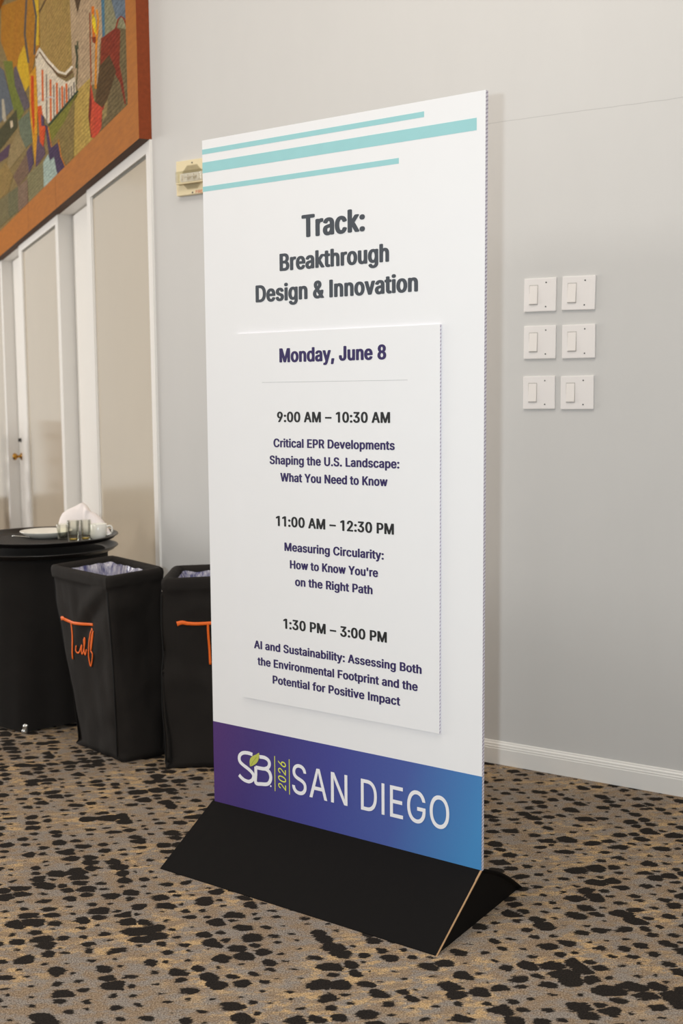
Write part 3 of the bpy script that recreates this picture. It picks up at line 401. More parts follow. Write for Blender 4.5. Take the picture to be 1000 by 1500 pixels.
'm':(610,[[(53,0),(53,379),(112,379),(112,295),(108,295),(112,310),(118,323),(125,335),(132,346),(141,355),(151,363),(161,370),(172,376),(183,380),(195,384),(207,386),(219,386),(239,385),(257,380),(273,372),(287,361),(299,347),(309,331),(316,314),(321,295),(312,295),(317,308),(322,321),(329,332),(337,343),(347,353),(357,361),(368,369),(381,375),(394,380),(407,383),(422,385),(437,386),(453,385),(468,383),(483,378),(497,372),(510,364),(522,354),(532,342),(541,328),(548,313),(553,296),(556,276),(557,255),(557,0),(496,0),(496,254),(494,273),(490,289),(483,302),(473,313),(460,321),(447,326),(433,329),(419,330),(406,330),(395,328),(384,324),(374,320),(365,314),(358,307),(351,299),(345,290),(341,280),(338,270),(336,259),(335,247),(335,0),(274,0),(274,260),(273,275),(269,288),(262,301),(253,311),(242,320),(229,326),(215,329),(199,330),(188,330),(178,328),(168,325),(158,320),(148,314),(140,307),(132,299),(126,289),(121,278),(117,266),(114,253),(114,238),(114,0)]]),
'n':(410,[[(114,227),(114,0),(53,0),(53,379),(112,379),(112,287),(102,287),(112,312),(124,332),(137,349),(152,362),(169,372),(187,379),(207,383),(227,384),(246,383),(264,380),(280,376),(295,369),(309,360),(321,349),(332,336),(341,321),(348,304),(353,285),(356,264),(357,240),(357,0),(296,0),(296,235),(295,256),(290,275),(283,291),(273,304),(260,315),(246,323),(229,328),(210,329),(197,328),(184,326),(172,322),(161,317),(150,311),(141,303),(133,293),(126,283),(121,271),(117,257),(114,243)]]),
'o':(415,[[(207,-8),(182,-7),(159,-2),(137,6),(117,16),(98,30),(82,46),(68,64),(56,85),(46,108),(40,133),(36,159),(34,187),(36,216),(40,243),(46,268),(56,291),(68,312),(82,330),(98,346),(117,360),(137,371),(159,378),(182,383),(207,384),(233,383),(256,378),(278,371),(299,360),(317,346),(333,330),(347,312),(359,291),(369,268),(376,243),(380,216),(381,187),(380,159),(376,133),(369,108),(359,85),(347,64),(333,46),(317,30),(299,16),(278,6),(256,-2),(233,-7)],[(207,46),(226,48),(242,51),(257,57),(270,66),(282,76),(292,89),(300,102),(307,117),(312,134),(316,151),(318,169),(319,187),(318,206),(316,224),(312,242),(307,258),(300,274),(292,287),(282,300),(270,310),(257,319),(242,325),(226,329),(207,330),(189,329),(173,325),(158,319),(145,310),(134,300),(124,287),(115,274),(108,258),(103,242),(99,224),(97,206),(96,187),(97,169),(99,151),(103,134),(108,117),(115,102),(124,89),(134,76),(145,66),(158,57),(173,51),(189,48)]]),
'p':(424,[[(53,-143),(53,379),(112,379),(112,319),(118,319),(137,346),(144,353),(152,360),(161,367),(171,373),(183,378),(197,381),(212,384),(229,384),(252,383),(274,378),(294,371),(313,361),(330,347),(345,332),(359,313),(370,293),(379,270),(385,245),(389,218),(390,189),(389,160),(385,133),(379,108),(370,84),(359,64),(346,45),(330,29),(313,16),(294,5),(274,-2),(252,-7),(229,-8),(213,-7),(198,-5),(184,-1),(173,4),(162,10),(153,17),(145,24),(138,31),(118,59),(114,59),(114,-143)],[(220,47),(237,48),(253,51),(267,57),(279,66),(291,76),(301,88),(309,101),(316,117),(321,133),(325,151),(327,170),(328,189),(327,209),(325,227),(321,245),(316,261),(309,276),(301,290),(291,301),(280,311),(267,319),(253,325),(237,329),(220,330),(203,329),(188,325),(174,320),(161,312),(150,302),(140,291),(132,278),(125,263),(120,247),(116,229),(113,210),(113,189),(113,169),(116,150),(120,132),(125,115),(132,100),(140,86),(150,75),(162,65),(174,57),(188,51),(204,48)]]),
'r':(259,[[(53,0),(53,379),(112,379),(112,321),(115,321),(122,335),(130,347),(140,358),(152,367),(166,375),(181,380),(196,384),(213,385),(229,384),(243,384),(243,322),(230,324),(207,326),(194,325),(182,323),(170,319),(159,315),(149,309),(140,301),(132,293),(126,284),(121,273),(117,262),(114,250),(114,237),(114,0)]]),
's':(365,[[(182,-8),(163,-7),(145,-5),(128,-2),(112,3),(98,10),(84,18),(72,27),(62,38),(53,50),(45,63),(40,78),(36,94),(94,107),(99,92),(105,79),(114,69),(124,60),(136,54),(150,49),(165,46),(181,45),(200,46),(217,50),(232,55),(244,62),(255,71),(262,81),(267,91),(268,103),(267,112),(265,121),(260,129),(254,136),(246,142),(237,147),(225,151),(212,155),(149,170),(125,177),(104,186),(87,196),(72,208),(61,222),(53,237),(48,255),(47,274),(48,290),(51,305),(57,319),(65,332),(75,343),(87,354),(100,363),(115,370),(131,377),(149,381),(167,384),(187,384),(206,384),(223,381),(239,378),(254,372),(267,366),(279,358),(290,349),(299,339),(307,328),(314,316),(319,303),(324,290),(268,277),(264,288),(258,298),(251,307),(243,316),(232,323),(219,328),(205,331),(187,333),(171,332),(156,329),(143,324),(131,317),(121,308),(114,299),(110,289),(109,277),(110,267),(112,258),(117,250),(124,243),(133,237),(144,232),(157,227),(172,223),(229,209),(254,202),(275,194),(292,183),(306,171),(317,158),(325,142),(330,125),(331,107),(330,90),(326,75),(321,61),(312,47),(302,35),(290,24),(276,15),(260,6),(242,0),(223,-5),(203,-7)]]),
't':(227,[[(204,379),(204,327),(6,327),(6,379)],[(65,471),(126,471),(126,98),(127,86),(128,76),(132,68),(136,61),(142,56),(150,53),(159,51),(170,50),(185,51),(202,54),(213,2),(192,-3),(168,-4),(145,-3),(125,2),(107,10),(92,21),(80,35),(72,52),(67,71),(65,93)]]),
'u':(410,[[(182,-5),(164,-4),(146,-1),(130,4),(115,11),(101,20),(89,31),(78,44),(69,59),(62,76),(57,95),(54,116),(53,139),(53,379),(114,379),(114,144),(115,123),(119,105),(127,89),(137,75),(150,64),(164,56),(181,52),(200,50),(213,51),(226,53),(238,57),(249,62),(259,69),(268,77),(276,86),(283,97),(289,109),(293,122),(295,137),(296,153),(296,379),(357,379),(357,0),(298,0),(298,92),(307,92),(297,67),(286,47),(272,30),(257,17),(240,7),(222,0),(203,-4)]]),
'v':(389,[[(163,0),(17,379),(84,379),(165,155),(187,87),(206,21),(184,21),(203,87),(224,155),(305,379),(371,379),(226,0)]]),
'w':(567,[[(138,0),(23,379),(87,379),(133,214),(154,137),(175,41),(165,41),(186,135),(206,214),(252,379),(316,379),(362,214),(382,136),(402,41),(391,41),(413,135),(434,214),(480,379),(545,379),(429,0),(368,0),(319,172),(305,225),(291,280),(277,338),(291,338),(277,280),(263,225),(248,172),(199,0)]]),
'y':(389,[[(47,-139),(61,-86),(71,-87),(104,-89),(111,-87),(118,-84),(124,-80),(130,-74),(136,-67),(141,-58),(146,-48),(151,-36),(163,-1),(17,379),(84,379),(165,155),(187,87),(206,21),(184,21),(202,87),(224,155),(305,379),(371,379),(204,-58),(198,-72),(191,-85),(184,-97),(177,-107),(168,-116),(159,-124),(150,-130),(139,-136),(128,-140),(117,-143),(104,-145),(91,-145),(65,-143)]]),
'–':(430,[[(40,196),(40,252),(390,252),(390,196)]])}
# ------------------------------------------------------------------ materials
def wall_paint(name, rgb, crack=False):
    t = NT(name); o = t.coord(); c = lin(rgb)
    n1 = t.noise(t.map(o, (2.2, 2.2, 0.7)), 2.0, 4.0, 0.6); n2 = t.noise(o, 60.0, 3.0)
    col = t.mix(n1, tuple(v * 0.965 for v in c), tuple(v * 1.03 for v in c))
    v = t.n('ShaderNodeTexVoronoi'); t.set(v.inputs['Vector'], t.map(o, (1, 1, 0.75))); v.inputs['Scale'].default_value = 3.6
    speck = t.math('LESS_THAN', t.math('ADD', v.outputs['Distance'], t.math('MULTIPLY', t.noise(o, 130.0, 2.0), 0.016)), 0.021)
    keep = t.math('GREATER_THAN', t.noise(o, 1.7, 1.0), 0.52)
    col = t.mix(t.math('MULTIPLY', t.math('MULTIPLY', speck, keep), 0.45), col, tuple(x * 0.35 for x in c))
    if crack:
        s = t.n('ShaderNodeSeparateXYZ'); t.set(s.inputs[0], o)
        line = t.math('ADD', t.math('ADD', 2.3325, t.math('MULTIPLY', s.outputs[0], -0.0085)), t.math('MULTIPLY', t.math('SUBTRACT', t.noise(o, 9.0, 4.0), 0.5), 0.010))
        d = t.math('ABSOLUTE', t.math('SUBTRACT', s.outputs[2], line))
        on = t.math('MULTIPLY', t.math('LESS_THAN', d, 0.0013), t.math('GREATER_THAN', s.outputs[0], 1.25))
        col = t.mix(t.math('MULTIPLY', on, 0.28), col, tuple(x * 0.3 for x in c))
    t.base(col); t.p(Roughness=0.55); t.b.inputs['Specular IOR Level'].default_value = 0.3
    t.bump(t.math('ADD', n2, t.math('MULTIPLY', t.noise(o, 350.0, 2.0), 0.5)), 0.12, 0.0015)
    return t.m
def carpet_mat():
    t = NT('patterned_carpet'); o = t.coord(); s = t.n('ShaderNodeSeparateXYZ'); t.set(s.inputs[0], o)
    X, Y = s.outputs[0], s.outputs[1]
    # p runs across the rows of spots, q along them; the two are not quite square to each other
    P = t.math('ADD', t.math('MULTIPLY', X, 0.940), t.math('MULTIPLY', Y, 0.4247))
    Q = t.math('ADD', t.math('MULTIPLY', Y, 1.0165), t.math('MULTIPLY', X, -0.1795))
    cv = t.n('ShaderNodeCombineXYZ'); t.set(cv.inputs[0], P); t.set(cv.inputs[1], Q); v = cv.outputs[0]
    row = t.noise(t.map(v, (16, 300, 1)), 1.0, 2.0)
    wob = t.noise(v, 8.0, 2.0, col=True)
    va = t.n('ShaderNodeVectorMath', operation='MULTIPLY_ADD'); t.set(va.inputs[0], wob); va.inputs[1].default_value = (0.060, 0.030, 0); t.set(va.inputs[2], v)
    cx = t.n('ShaderNodeCombineXYZ'); t.set(cx.inputs[0], t.math('MULTIPLY', t.math('SUBTRACT', row, 0.5), 0.026))
    vb = t.n('ShaderNodeVectorMath', operation='ADD'); t.set(vb.inputs[0], va.outputs[0]); t.set(vb.inputs[1], cx.outputs[0])
    vs = t.map(vb.outputs[0], (1 / 0.056, 1 / 0.047, 1))
    vo = t.n('ShaderNodeTexVoronoi', voronoi_dimensions='2D'); t.set(vo.inputs['Vector'], vs); vo.inputs['Scale'].default_value = 1.0; vo.inputs['Randomness'].default_value = 0.46
    sc = t.n('ShaderNodeSeparateColor'); t.set(sc.inputs[0], vo.outputs['Color'])
    big = t.noise(t.map(v, (2.6, 1.1, 1)), 2.2, 2.0)
    colid = t.n('ShaderNodeTexNoise', noise_dimensions='2D'); t.set(colid.inputs['Vector'], t.map(vb.outputs[0], (1 / 0.136, 1 / 0.9, 1))); colid.inputs['Scale'].default_value = 2.0; colid.inputs['Detail'].default_value = 1.0
    thr = t.math('MULTIPLY', t.math('ADD', 0.12, t.math('MULTIPLY', t.math('POWER', sc.outputs[0], 1.5), 0.50)), t.math('ADD', -0.27, t.math('ADD', t.math('MULTIPLY', big, 0.9), t.math('MULTIPLY', colid.outputs[0], 1.5))))
    edge = t.math('MULTIPLY', t.math('SUBTRACT', t.noise(t.map(v, (0.7, 1.4, 1)), 50.0, 3.0, 0.65), 0.5), 0.55)
    dist = t.math('ADD', vo.outputs['Distance'], edge)
    spot = t.ramp(t.math('SUBTRACT', thr, dist), -0.02, 0.03)
    fib = t.noise(o, 260.0, 4.0, 0.75); fib2 = t.noise(o, 900.0, 1.0)
    mottle = t.ramp(t.noise(t.map(v, (1.0, 1.6, 1)), 15.0, 4.0, 0.7), 0.44, 0.56)
    ground = t.mix(mottle, lin((156, 150, 146)), lin((160, 137, 113)))
    tanm = t.math('MULTIPLY', t.ramp(t.noise(t.map(v, (1.0, 2.0, 1), loc=(3, 7, 0)), 15.0, 5.0, 0.75), 0.50, 0.58), t.ramp(t.noise(v, 3.0, 1.0), 0.43, 0.56))
    ground = t.mix(tanm, ground, lin((228, 192, 138)))
    sp = t.ramp(fib, 0.36, 0.64)
    ground = t.mix(sp, t.mix(1.0, ground, lin((138, 124, 110)), 'MULTIPLY'), t.mix(0.22, ground, lin((236, 214, 184))))
    dark = t.mix(sp, lin((22, 19, 17)), lin((50, 44, 39)))
    t.base(t.mix(spot, ground, dark)); t.p(Roughness=0.95); t.b.inputs['Specular IOR Level'].default_value = 0.1
    t.bump(t.math('ADD', t.math('ADD', fib, t.math('MULTIPLY', fib2, 0.6)), t.math('MULTIPLY', spot, -0.25)), 0.6, 0.004)
    return t.m
def cloth_mat(name, rgb):
    t = NT(name); o = t.coord(); c = lin(rgb)
    w1 = t.n('ShaderNodeTexWave', wave_type='BANDS', bands_direction='Z'); t.set(w1.inputs['Vector'], o); w1.inputs['Scale'].default_value = 260; w1.inputs['Distortion'].default_value = 1.5
    f = t.noise(o, 14.0, 4.0)
    t.base(t.mix(f, tuple(v * 0.8 for v in c), tuple(v * 1.25 for v in c))); t.p(Roughness=0.78)
    t.b.inputs['Specular IOR Level'].default_value = 0.2
    t.bump(t.math('ADD', t.math('MULTIPLY', w1.outputs[1], 0.3), t.math('MULTIPLY', t.noise(o, 24.0, 4.0, 0.6), 2.0)), 0.4, 0.006)
    return t.m
def mural_mat(name, rgb):
    t = NT(name); o = t.coord(); c = lin(rgb)
    w = t.n('ShaderNodeTexWave', wave_type='BANDS', bands_direction='Z'); t.set(w.inputs['Vector'], o); w.inputs['Scale'].default_value = 15.0
    w.inputs['Distortion'].default_value = 2.2; w.inputs['Detail'].default_value = 3.0; w.inputs['Detail Scale'].default_value = 3.0
    n1 = t.noise(t.map(o, (1, 1, 3)), 24.0, 4.0, 0.7); n2 = t.noise(o, 5.0, 2.0)
    col = t.mix(t.ramp(n1, 0.3, 0.7), tuple(v * 0.58 for v in c), tuple(v * 1.25 for v in c))
    col = t.mix(t.math('MULTIPLY', t.ramp(w.outputs[1], 0.35, 0.0), 0.45), col, tuple(v * 0.3 for v in c))
    hs = t.n('ShaderNodeHueSaturation'); t.set(hs.inputs['Color'], col); t.set(hs.inputs['Hue'], t.math('ADD', 0.493, t.math('MULTIPLY', n2, 0.02)))
    t.base(hs.outputs[0]); t.p(Roughness=0.9); t.b.inputs['Specular IOR Level'].default_value = 0.12
    t.bump(t.math('ADD', w.outputs[1], t.math('MULTIPLY', n1, 0.5)), 0.5, 0.006)
    return t.m
def wood_mat(name, rgb, rough=0.45):
    t = NT(name); o = t.coord(); c = lin(rgb)
    n1 = t.noise(t.map(o, (2.0, 12, 12)), 5.0, 5.0, 0.6)
    t.base(t.mix(t.ramp(n1, 0.3, 0.7), tuple(v * 0.86 for v in c), tuple(v * 1.12 for v in c))); t.p(Roughness=rough); t.b.inputs['Specular IOR Level'].default_value = 0.2
    t.bump(n1, 0.06, 0.001); return t.m
def core_mat():
    t = NT('honeycomb_board_edge'); o = t.coord(); s = t.n('ShaderNodeSeparateXYZ'); t.set(s.inputs[0], o)
    q = t.math('FRACT', t.math('ADD', t.math('MULTIPLY', t.math('ADD', s.outputs[2], s.outputs[0]), 1 / 0.0095), t.math('MULTIPLY', s.outputs[1], -42.0)))
    a = t.math('LESS_THAN', q, 0.40)
    t.base(t.mix(a, lin((232, 228, 238)), lin((184, 175, 192)))); t.p(Roughness=0.7); return t.m
def banner_mat():
    t = NT('violet_to_blue_print'); o = t.coord(); s = t.n('ShaderNodeSeparateXYZ'); t.set(s.inputs[0], o)
    r = t.n('ShaderNodeValToRGB'); e = r.color_ramp
    u = t.math('DIVIDE', s.outputs[0], 0.914)
    t.set(r.inputs[0], t.math('ADD', u, t.math('MULTIPLY', t.math('SUBTRACT', s.outputs[2], 0.26), -0.35)))
    e.elements[0].position = 0.0; e.elements[0].color = (*lin((72, 36, 106)), 1)
    e.elements[1].position = 1.0; e.elements[1].color = (*lin((60, 134, 190)), 1)
    for pos, c in ((0.16, (60, 42, 114)), (0.45, (60, 64, 142)), (0.72, (66, 88, 158))):
        k = e.elements.new(pos); k.color = (*lin(c), 1)
    n = t.noise(o, 160.0, 2.0)
    t.base(t.mix(t.math('MULTIPLY', n, 0.10), r.outputs[0], lin((120, 120, 170)))); t.p(Roughness=0.5); return t.m
def glass_mat(name, rgb=(1, 1, 1), ior=1.5):
    t = NT(name); t.t.nodes.remove(t.b)
    out = [n for n in t.t.nodes if n.type == 'OUTPUT_MATERIAL'][0]
    tr = t.n('ShaderNodeBsdfTransparent'); tr.inputs[0].default_value = (*rgb, 1)
    gl = t.n('ShaderNodeBsdfGlossy'); gl.inputs['Roughness'].default_value = 0.03
    fr = t.n('ShaderNodeFresnel'); fr.inputs[0].default_value = ior
    mx = t.n('ShaderNodeMixShader'); t.set(mx.inputs[0], t.math('MULTIPLY', fr.outputs[0], 0.5))
    t.t.links.new(tr.outputs[0], mx.inputs[1]); t.t.links.new(gl.outputs[0], mx.inputs[2])
    t.t.links.new(mx.outputs[0], out.inputs[0])
    return t.m
def liner_mat():
    t = NT('crinkled_clear_bag'); o = t.coord()
    n = t.noise(t.map(o, (6, 6, 1.2)), 9.0, 4.0, 0.65)
    t.base(t.mix(t.ramp(n, 0.35, 0.7), lin((72, 72, 128)), lin((236, 230, 236)))); t.p(Roughness=0.22)
    t.b.inputs['Coat Weight'].default_value = 0.6; t.b.inputs['Transmission Weight'].default_value = 0.15
    t.bump(n, 0.9, 0.02); return t.m

PAINT = wall_paint('cream_wall_paint', (207, 205, 202), crack=True)
WHITE = plain('white_gloss_trim_paint', (233, 230, 225), 0.38, 0.02, 8.0, 0.05, 60.0)
PANEL = plain('greige_satin_panel', (198, 186, 167), 0.13, 0.03, 3.0, 0.015, 12.0)
CEIL = plain('ceiling_paint', (235, 228, 216), 0.9, 0.03, 4.0)
CARPET = carpet_mat()
BOARD = plain('white_board_print', (234, 233, 233), 0.45, 0.012, 12.0, 0.02, 90.0)
INSET = plain('white_inset_print', (234, 233, 233), 0.45, 0.012, 12.0, 0.02, 90.0)
CORE = core_mat()
BANNER = banner_mat()
TEAL = plain('pale_teal_print', (150, 203, 205), 0.5, 0.04, 25.0)
SLATE = plain('slate_grey_ink', (62, 68, 76), 0.55, 0.04)
INK = plain('near_black_ink', (24, 26, 28), 0.55, 0.04)
VIOLET = plain('dark_violet_ink', (42, 28, 86), 0.55, 0.04)
WHITEINK = plain('white_ink', (238, 236, 238), 0.5, 0.02)
LIME = plain('lime_ink', (222, 226, 84), 0.5, 0.03)
LEAFG = plain('leaf_green_ink', (190, 194, 88), 0.5, 0.06, 120.0)
LEAFD = plain('leaf_vein_ink', (150, 160, 62), 0.5, 0.04)
RULE = plain('grey_ink', (190, 190, 190), 0.5, 0.02)
CARD = plain('black_card', (15, 13, 12), 0.7, 0.12, 60.0, 0.12, 160.0, 0.0, 0.1)
KRAFT = plain('raw_card_edge', (170, 134, 96), 0.8, 0.15, 90.0)
CLOTH = cloth_mat('black_cover_cloth', (35, 31, 28))
SKIRT = cloth_mat('black_skirt_cloth', (26, 23, 21))
SEAM = plain('black_seam_thread', (14, 13, 12), 0.8, 0.1)
ORANGE = plain('orange_embroidery', (244, 108, 24), 0.55, 0.12, 240.0, 0.3, 500.0)
LINER = liner_mat()
TRAYM = plain('black_tray_plastic', (26, 23, 22), 0.34, 0.1, 80.0, 0.1, 400.0)
CHINA = plain('white_china', (240, 236, 226), 0.18, 0.02, 10.0)
CRUMB = plain('egg_yellow_crumbs', (212, 176, 104), 0.7, 0.2, 90.0)
LINEN = plain('white_linen', (240, 232, 230), 0.85, 0.04, 20.0, 0.35, 60.0)
GLASS = glass_mat('clear_glass', (0.975, 0.98, 0.945))
AMBER = plain('leftover_drink', (206, 170, 70), 0.15, 0.1)
STEEL = plain('polished_steel', (214, 212, 208), 0.2, 0.03, metallic=1.0)
CHROME = plain('worn_chrome', (220, 220, 216), 0.3, 0.05, metallic=0.9)
BRASS = plain('polished_brass', (186, 138, 62), 0.25, 0.06, metallic=1.0)
FRAMEW = wood_mat('orange_stained_wood', (162, 95, 15), 0.65)
FRAMEE = FRAMEW
CHAIRW = wood_mat('brown_chair_wood', (104, 62, 32), 0.5)
PLATE = plain('white_switch_plastic', (236, 231, 228), 0.35, 0.012, 12.0)
ROCKER = plain('ivory_switch_plastic', (236, 230, 225), 0.3, 0.012, 12.0)
ROCKGAP = plain('rocker_gap_shade', (176, 170, 164), 0.6)
HOLE = plain('dark_screw_metal', (52, 50, 48), 0.5, 0.1)
ALARM = plain('cream_alarm_plastic', (231, 215, 176), 0.45, 0.02, 12.0)
GRILLE = plain('alarm_grille_shade', (196, 180, 140), 0.6, 0.03)
REDINK = plain('red_ink', (206, 96, 62), 0.6, 0.03)
REFL = plain('strobe_reflector', (240, 232, 220), 0.3, 0.05, metallic=0.4)

# ------------------------------------------------------------------ the setting
RZR = math.atan2(-0.5271, 0.8498)          # wall_right: local x to the right, local y into the wall
RZL = math.atan2(-0.9114, 0.4115)          # wall_left
RO = Vector((-0.7945, 4.928, 0.0))         # the corner where the two walls meet
def struct(name, bm, m, parent=None, loc=None, rz=0.0, label=None):
    o = link(name, bm, m, parent)
    if loc is not None: o.location = loc; o.rotation_euler = (0, 0, rz)
    if not parent: tag(o, label, kind='structure')
    return o
bm = bmesh.new(); box(bm, -9, 6, -4, 15, -0.06, 0)
struct('floor', bm, CARPET, label='grey-brown carpet with rows of dark spots')
bm = bmesh.new(); box(bm, -9, 6, -4, 15, 4.6, 4.7)
struct('ceiling', bm, CEIL, label='white ceiling above the frame')
# wall_right, from the corner towards the right and past the camera
bm = bmesh.new(); box(bm, 0, 7.6, 0, 0.15, 0, 4.6)
struct('wall_right', bm, PAINT, loc=RO, rz=RZR, label='plain cream painted wall behind the sign')
bm = bmesh.new()
sweep_x(bm, [(0, 0), (-0.014, 0), (-0.014, 0.058), (-0.0125, 0.0605), (-0.0125, 0.066), (-0.0105, 0.0685), (-0.0098, 0.075), (-0.006, 0.079), (-0.005, 0.0835), (0, 0.0855)], 0.0, 7.6)
struct('baseboard_right', bm, WHITE, loc=RO, rz=RZR, label='white moulded baseboard along the cream wall')
# unseen wall piece and window frame, added to dress the side fill light
bm = bmesh.new()
WX = -8.72
ang = math.atan2(6.6 - 7.0, -1.3 + 8.6)
for q in ((-4.0, -1.76, 0, 4.6), (1.76, 4.0, 0, 4.6), (-1.76, 1.76, 0, 0.76), (-1.76, 1.76, 3.24, 4.6)): box(bm, -0.12, 0.0, q[0], q[1], q[2], q[3])
struct('wall_far', bm, PAINT, loc=(-8.62, 7.0, 0), rz=ang, label='cream wall added round the fill light across the hall')
bm = bmesh.new()
for q in ((-1.80, -1.70, 0.72, 3.28), (1.70, 1.80, 0.72, 3.28), (-1.80, 1.80, 0.70, 0.80), (-1.80, 1.80, 3.20, 3.30)): box(bm, 0.0, 0.05, *q)
for yy in (-0.60, 0.60): box(bm, 0.015, 0.045, yy - 0.02, yy + 0.02, 0.78, 3.22)
struct('fill_light_frame', bm, WHITE, loc=(-8.62, 7.0, 0), rz=ang, label='white window frame added round the fill light, outside the view')
# wall_left: x = -s (s runs from the corner into the distance), front faces at y = -0.010, recess backs at y = 0.090
def S(s0, s1): return (-s1, -s0)
bm = bmesh.new()
box(bm, *S(0.0, 8.5), 0.0, 0.20, 2.455, 4.6)
box(bm, *S(0.0, 8.5), 0.09, 0.20, 0.0, 2.455)
for s0, s1 in ((0.0, 1.297), (2.13, 3.662), (4.55, 8.5)):
    box(bm, *S(s0, s1), 0.004, 0.09, 0.0, 2.455)
wl = struct('wall_left', bm, WHITE, loc=RO, rz=RZL, label='white panelled wall under the mural')
k = 0
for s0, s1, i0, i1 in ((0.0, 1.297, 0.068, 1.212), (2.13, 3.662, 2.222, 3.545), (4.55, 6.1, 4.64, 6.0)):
    k += 1
    bm = bmesh.new()
    box(bm, *S(s0, i0), -0.010, 0.004, 0, 2.455); box(bm, *S(i1, s1), -0.010, 0.004, 0, 2.455)
    box(bm, *S(i0, i1), -0.010, 0.004, 2.408, 2.455); box(bm, *S(i0, i1), -0.010, 0.004, 0, 0.09)
    # thin bead round the panel
    for a, b in ((i0, i0 + 0.016), (i1 - 0.016, i1)): box(bm, *S(a, b), -0.005, 0.003, 0.09, 2.408)
    tr = struct('trim_%d' % k, bm, WHITE, loc=RO, rz=RZL, label=('white frame round the %s greige wall panel' % ('nearest', 'middle', 'farthest')[k - 1]))
    bm = bmesh.new(); box(bm, *S(i0 + 0.001, i1 - 0.001), 0.0015, 0.0038, 0.091, 2.400)
    link('panel', bm, PANEL, tr)
    bm = bmesh.new(); box(bm, *S(i0 + 0.017, i1 - 0.017), 0.0005, 0.0038, 2.3955, 2.4075)  # strip that paints the gap's shade line under the top rail
    tag(link('top_gap_shade', bm, plain('panel_gap_shade', (112, 110, 102), 0.8), tr), 'dark strip painted as the shade of the gap above the panel')
k = 0
for s0, s1, sh in ((1.297, 2.13, 1.38), (3.662, 4.55, 4.440)):
    k += 1
    bm = bmesh.new(); box(bm, *S(s0 + 0.004, s1 - 0.006), 0.076, 0.0895, 0.01, 2.447, bev=0.002)
    dr = struct('door_%d' % k, bm, WHITE, loc=RO, rz=RZL, label='white flush door in the %s recess' % ('near', 'far')[k - 1])
    if k == 1: continue
    bm = bmesh.new(); lathe(bm, [(0.0, 0.0), (0.030, 0.0), (0.031, 0.004), (0.026, 0.009), (0.012, 0.012), (0.0105, 0.032), (0.016, 0.036), (0.025, 0.043), (0.0285, 0.052), (0.027, 0.062), (0.018, 0.069), (0.0, 0.071)], 32)
    bmesh.ops.rotate(bm, verts=bm.verts, matrix=Matrix.Rotation(math.radians(90), 3, 'X'))
    bmesh.ops.translate(bm, verts=bm.verts, vec=(-sh, 0.076, 0.905))
    link('door_handle', bm, BRASS, dr, smooth=True)
    bm = bmesh.new(); lathe(bm, [(0.0, 0.0), (0.017, 0.0), (0.016, 0.008), (0.0, 0.011)], 24)
    bmesh.ops.rotate(bm, verts=bm.verts, matrix=Matrix.Rotation(math.radians(90), 3, 'X'))
    box(bm, -0.003, 0.003, -0.022, -0.010, -0.014, 0.014)
    bmesh.ops.translate(bm, verts=bm.verts, vec=(-sh, 0.076, 1.035))
    link('door_latch', bm, HOLE, dr)

# ------------------------------------------------------------------ framed mural above the doors
mu = empty('framed_mural', RO + Vector((0, 0, 2.455)), RZL)
tag(mu, 'large multicoloured textured mural in an orange wooden frame above the doors', 'mural')
Z0 = 2.455
JOINTS = (1.923, 2.903)
def SZ(s, z): return (-s, z - Z0)
bm = bmesh.new(); box(bm, -6.0, -0.15, -0.028, -0.0005, 0.17, 1.75)
mats = [mural_mat('mural_ground', (132, 112, 74))]
seen = {}
y = -0.0284
for c, pts in MURAL:
    if c not in seen:
        seen[c] = len(mats); mats.append(mural_mat('mural_colour', c))
    q = [SZ(min(max(s, 0.155), 5.9), min(max(z, Z0 + 0.175), Z0 + 1.74)) for s, z in pts]
    vs = [bm.verts.new((x, y, z)) for x, z in q]
    f = bm.faces.new(vs); f.material_index = seen[c]
    y -= 0.00002
o = link('canvas', bm, mats, mu, recalc=False)
bm = bmesh.new(); box(bm, -6.1, -0.003, -0.055, -0.0005, 0.0, 0.182, bev=0.0015)
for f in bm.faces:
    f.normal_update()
    if f.normal.z < -0.9 and f.calc_center_median().z < 0.001: f.material_index = 1  # underside drawn in a darker brown than the front
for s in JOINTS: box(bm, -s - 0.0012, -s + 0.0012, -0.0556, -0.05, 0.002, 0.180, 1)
link('frame_rail', bm, [FRAMEW, wood_mat('dark_brown_wood', (84, 62, 50), 0.7)], mu)
bm = bmesh.new(); box(bm, -6.1, -0.003, -0.055, -0.0005, 1.74, 1.92, bev=0.0015)
link('frame_rail', bm, FRAMEW, mu)
bm = bmesh.new()
plate_poly(bm, [(-0.001, 0.0), (-0.001, 1.92), (-0.180, 1.74), (-0.180, 0.182)], -0.0555, -0.0005)
for f in bm.faces:
    f.normal_update()
    if f.calc_center_median().x > -0.0015: f.material_index = 1
link('frame_stile', bm, [FRAMEW, wood_mat('red_stained_end_wood', (132, 60, 28), 0.6)], mu)

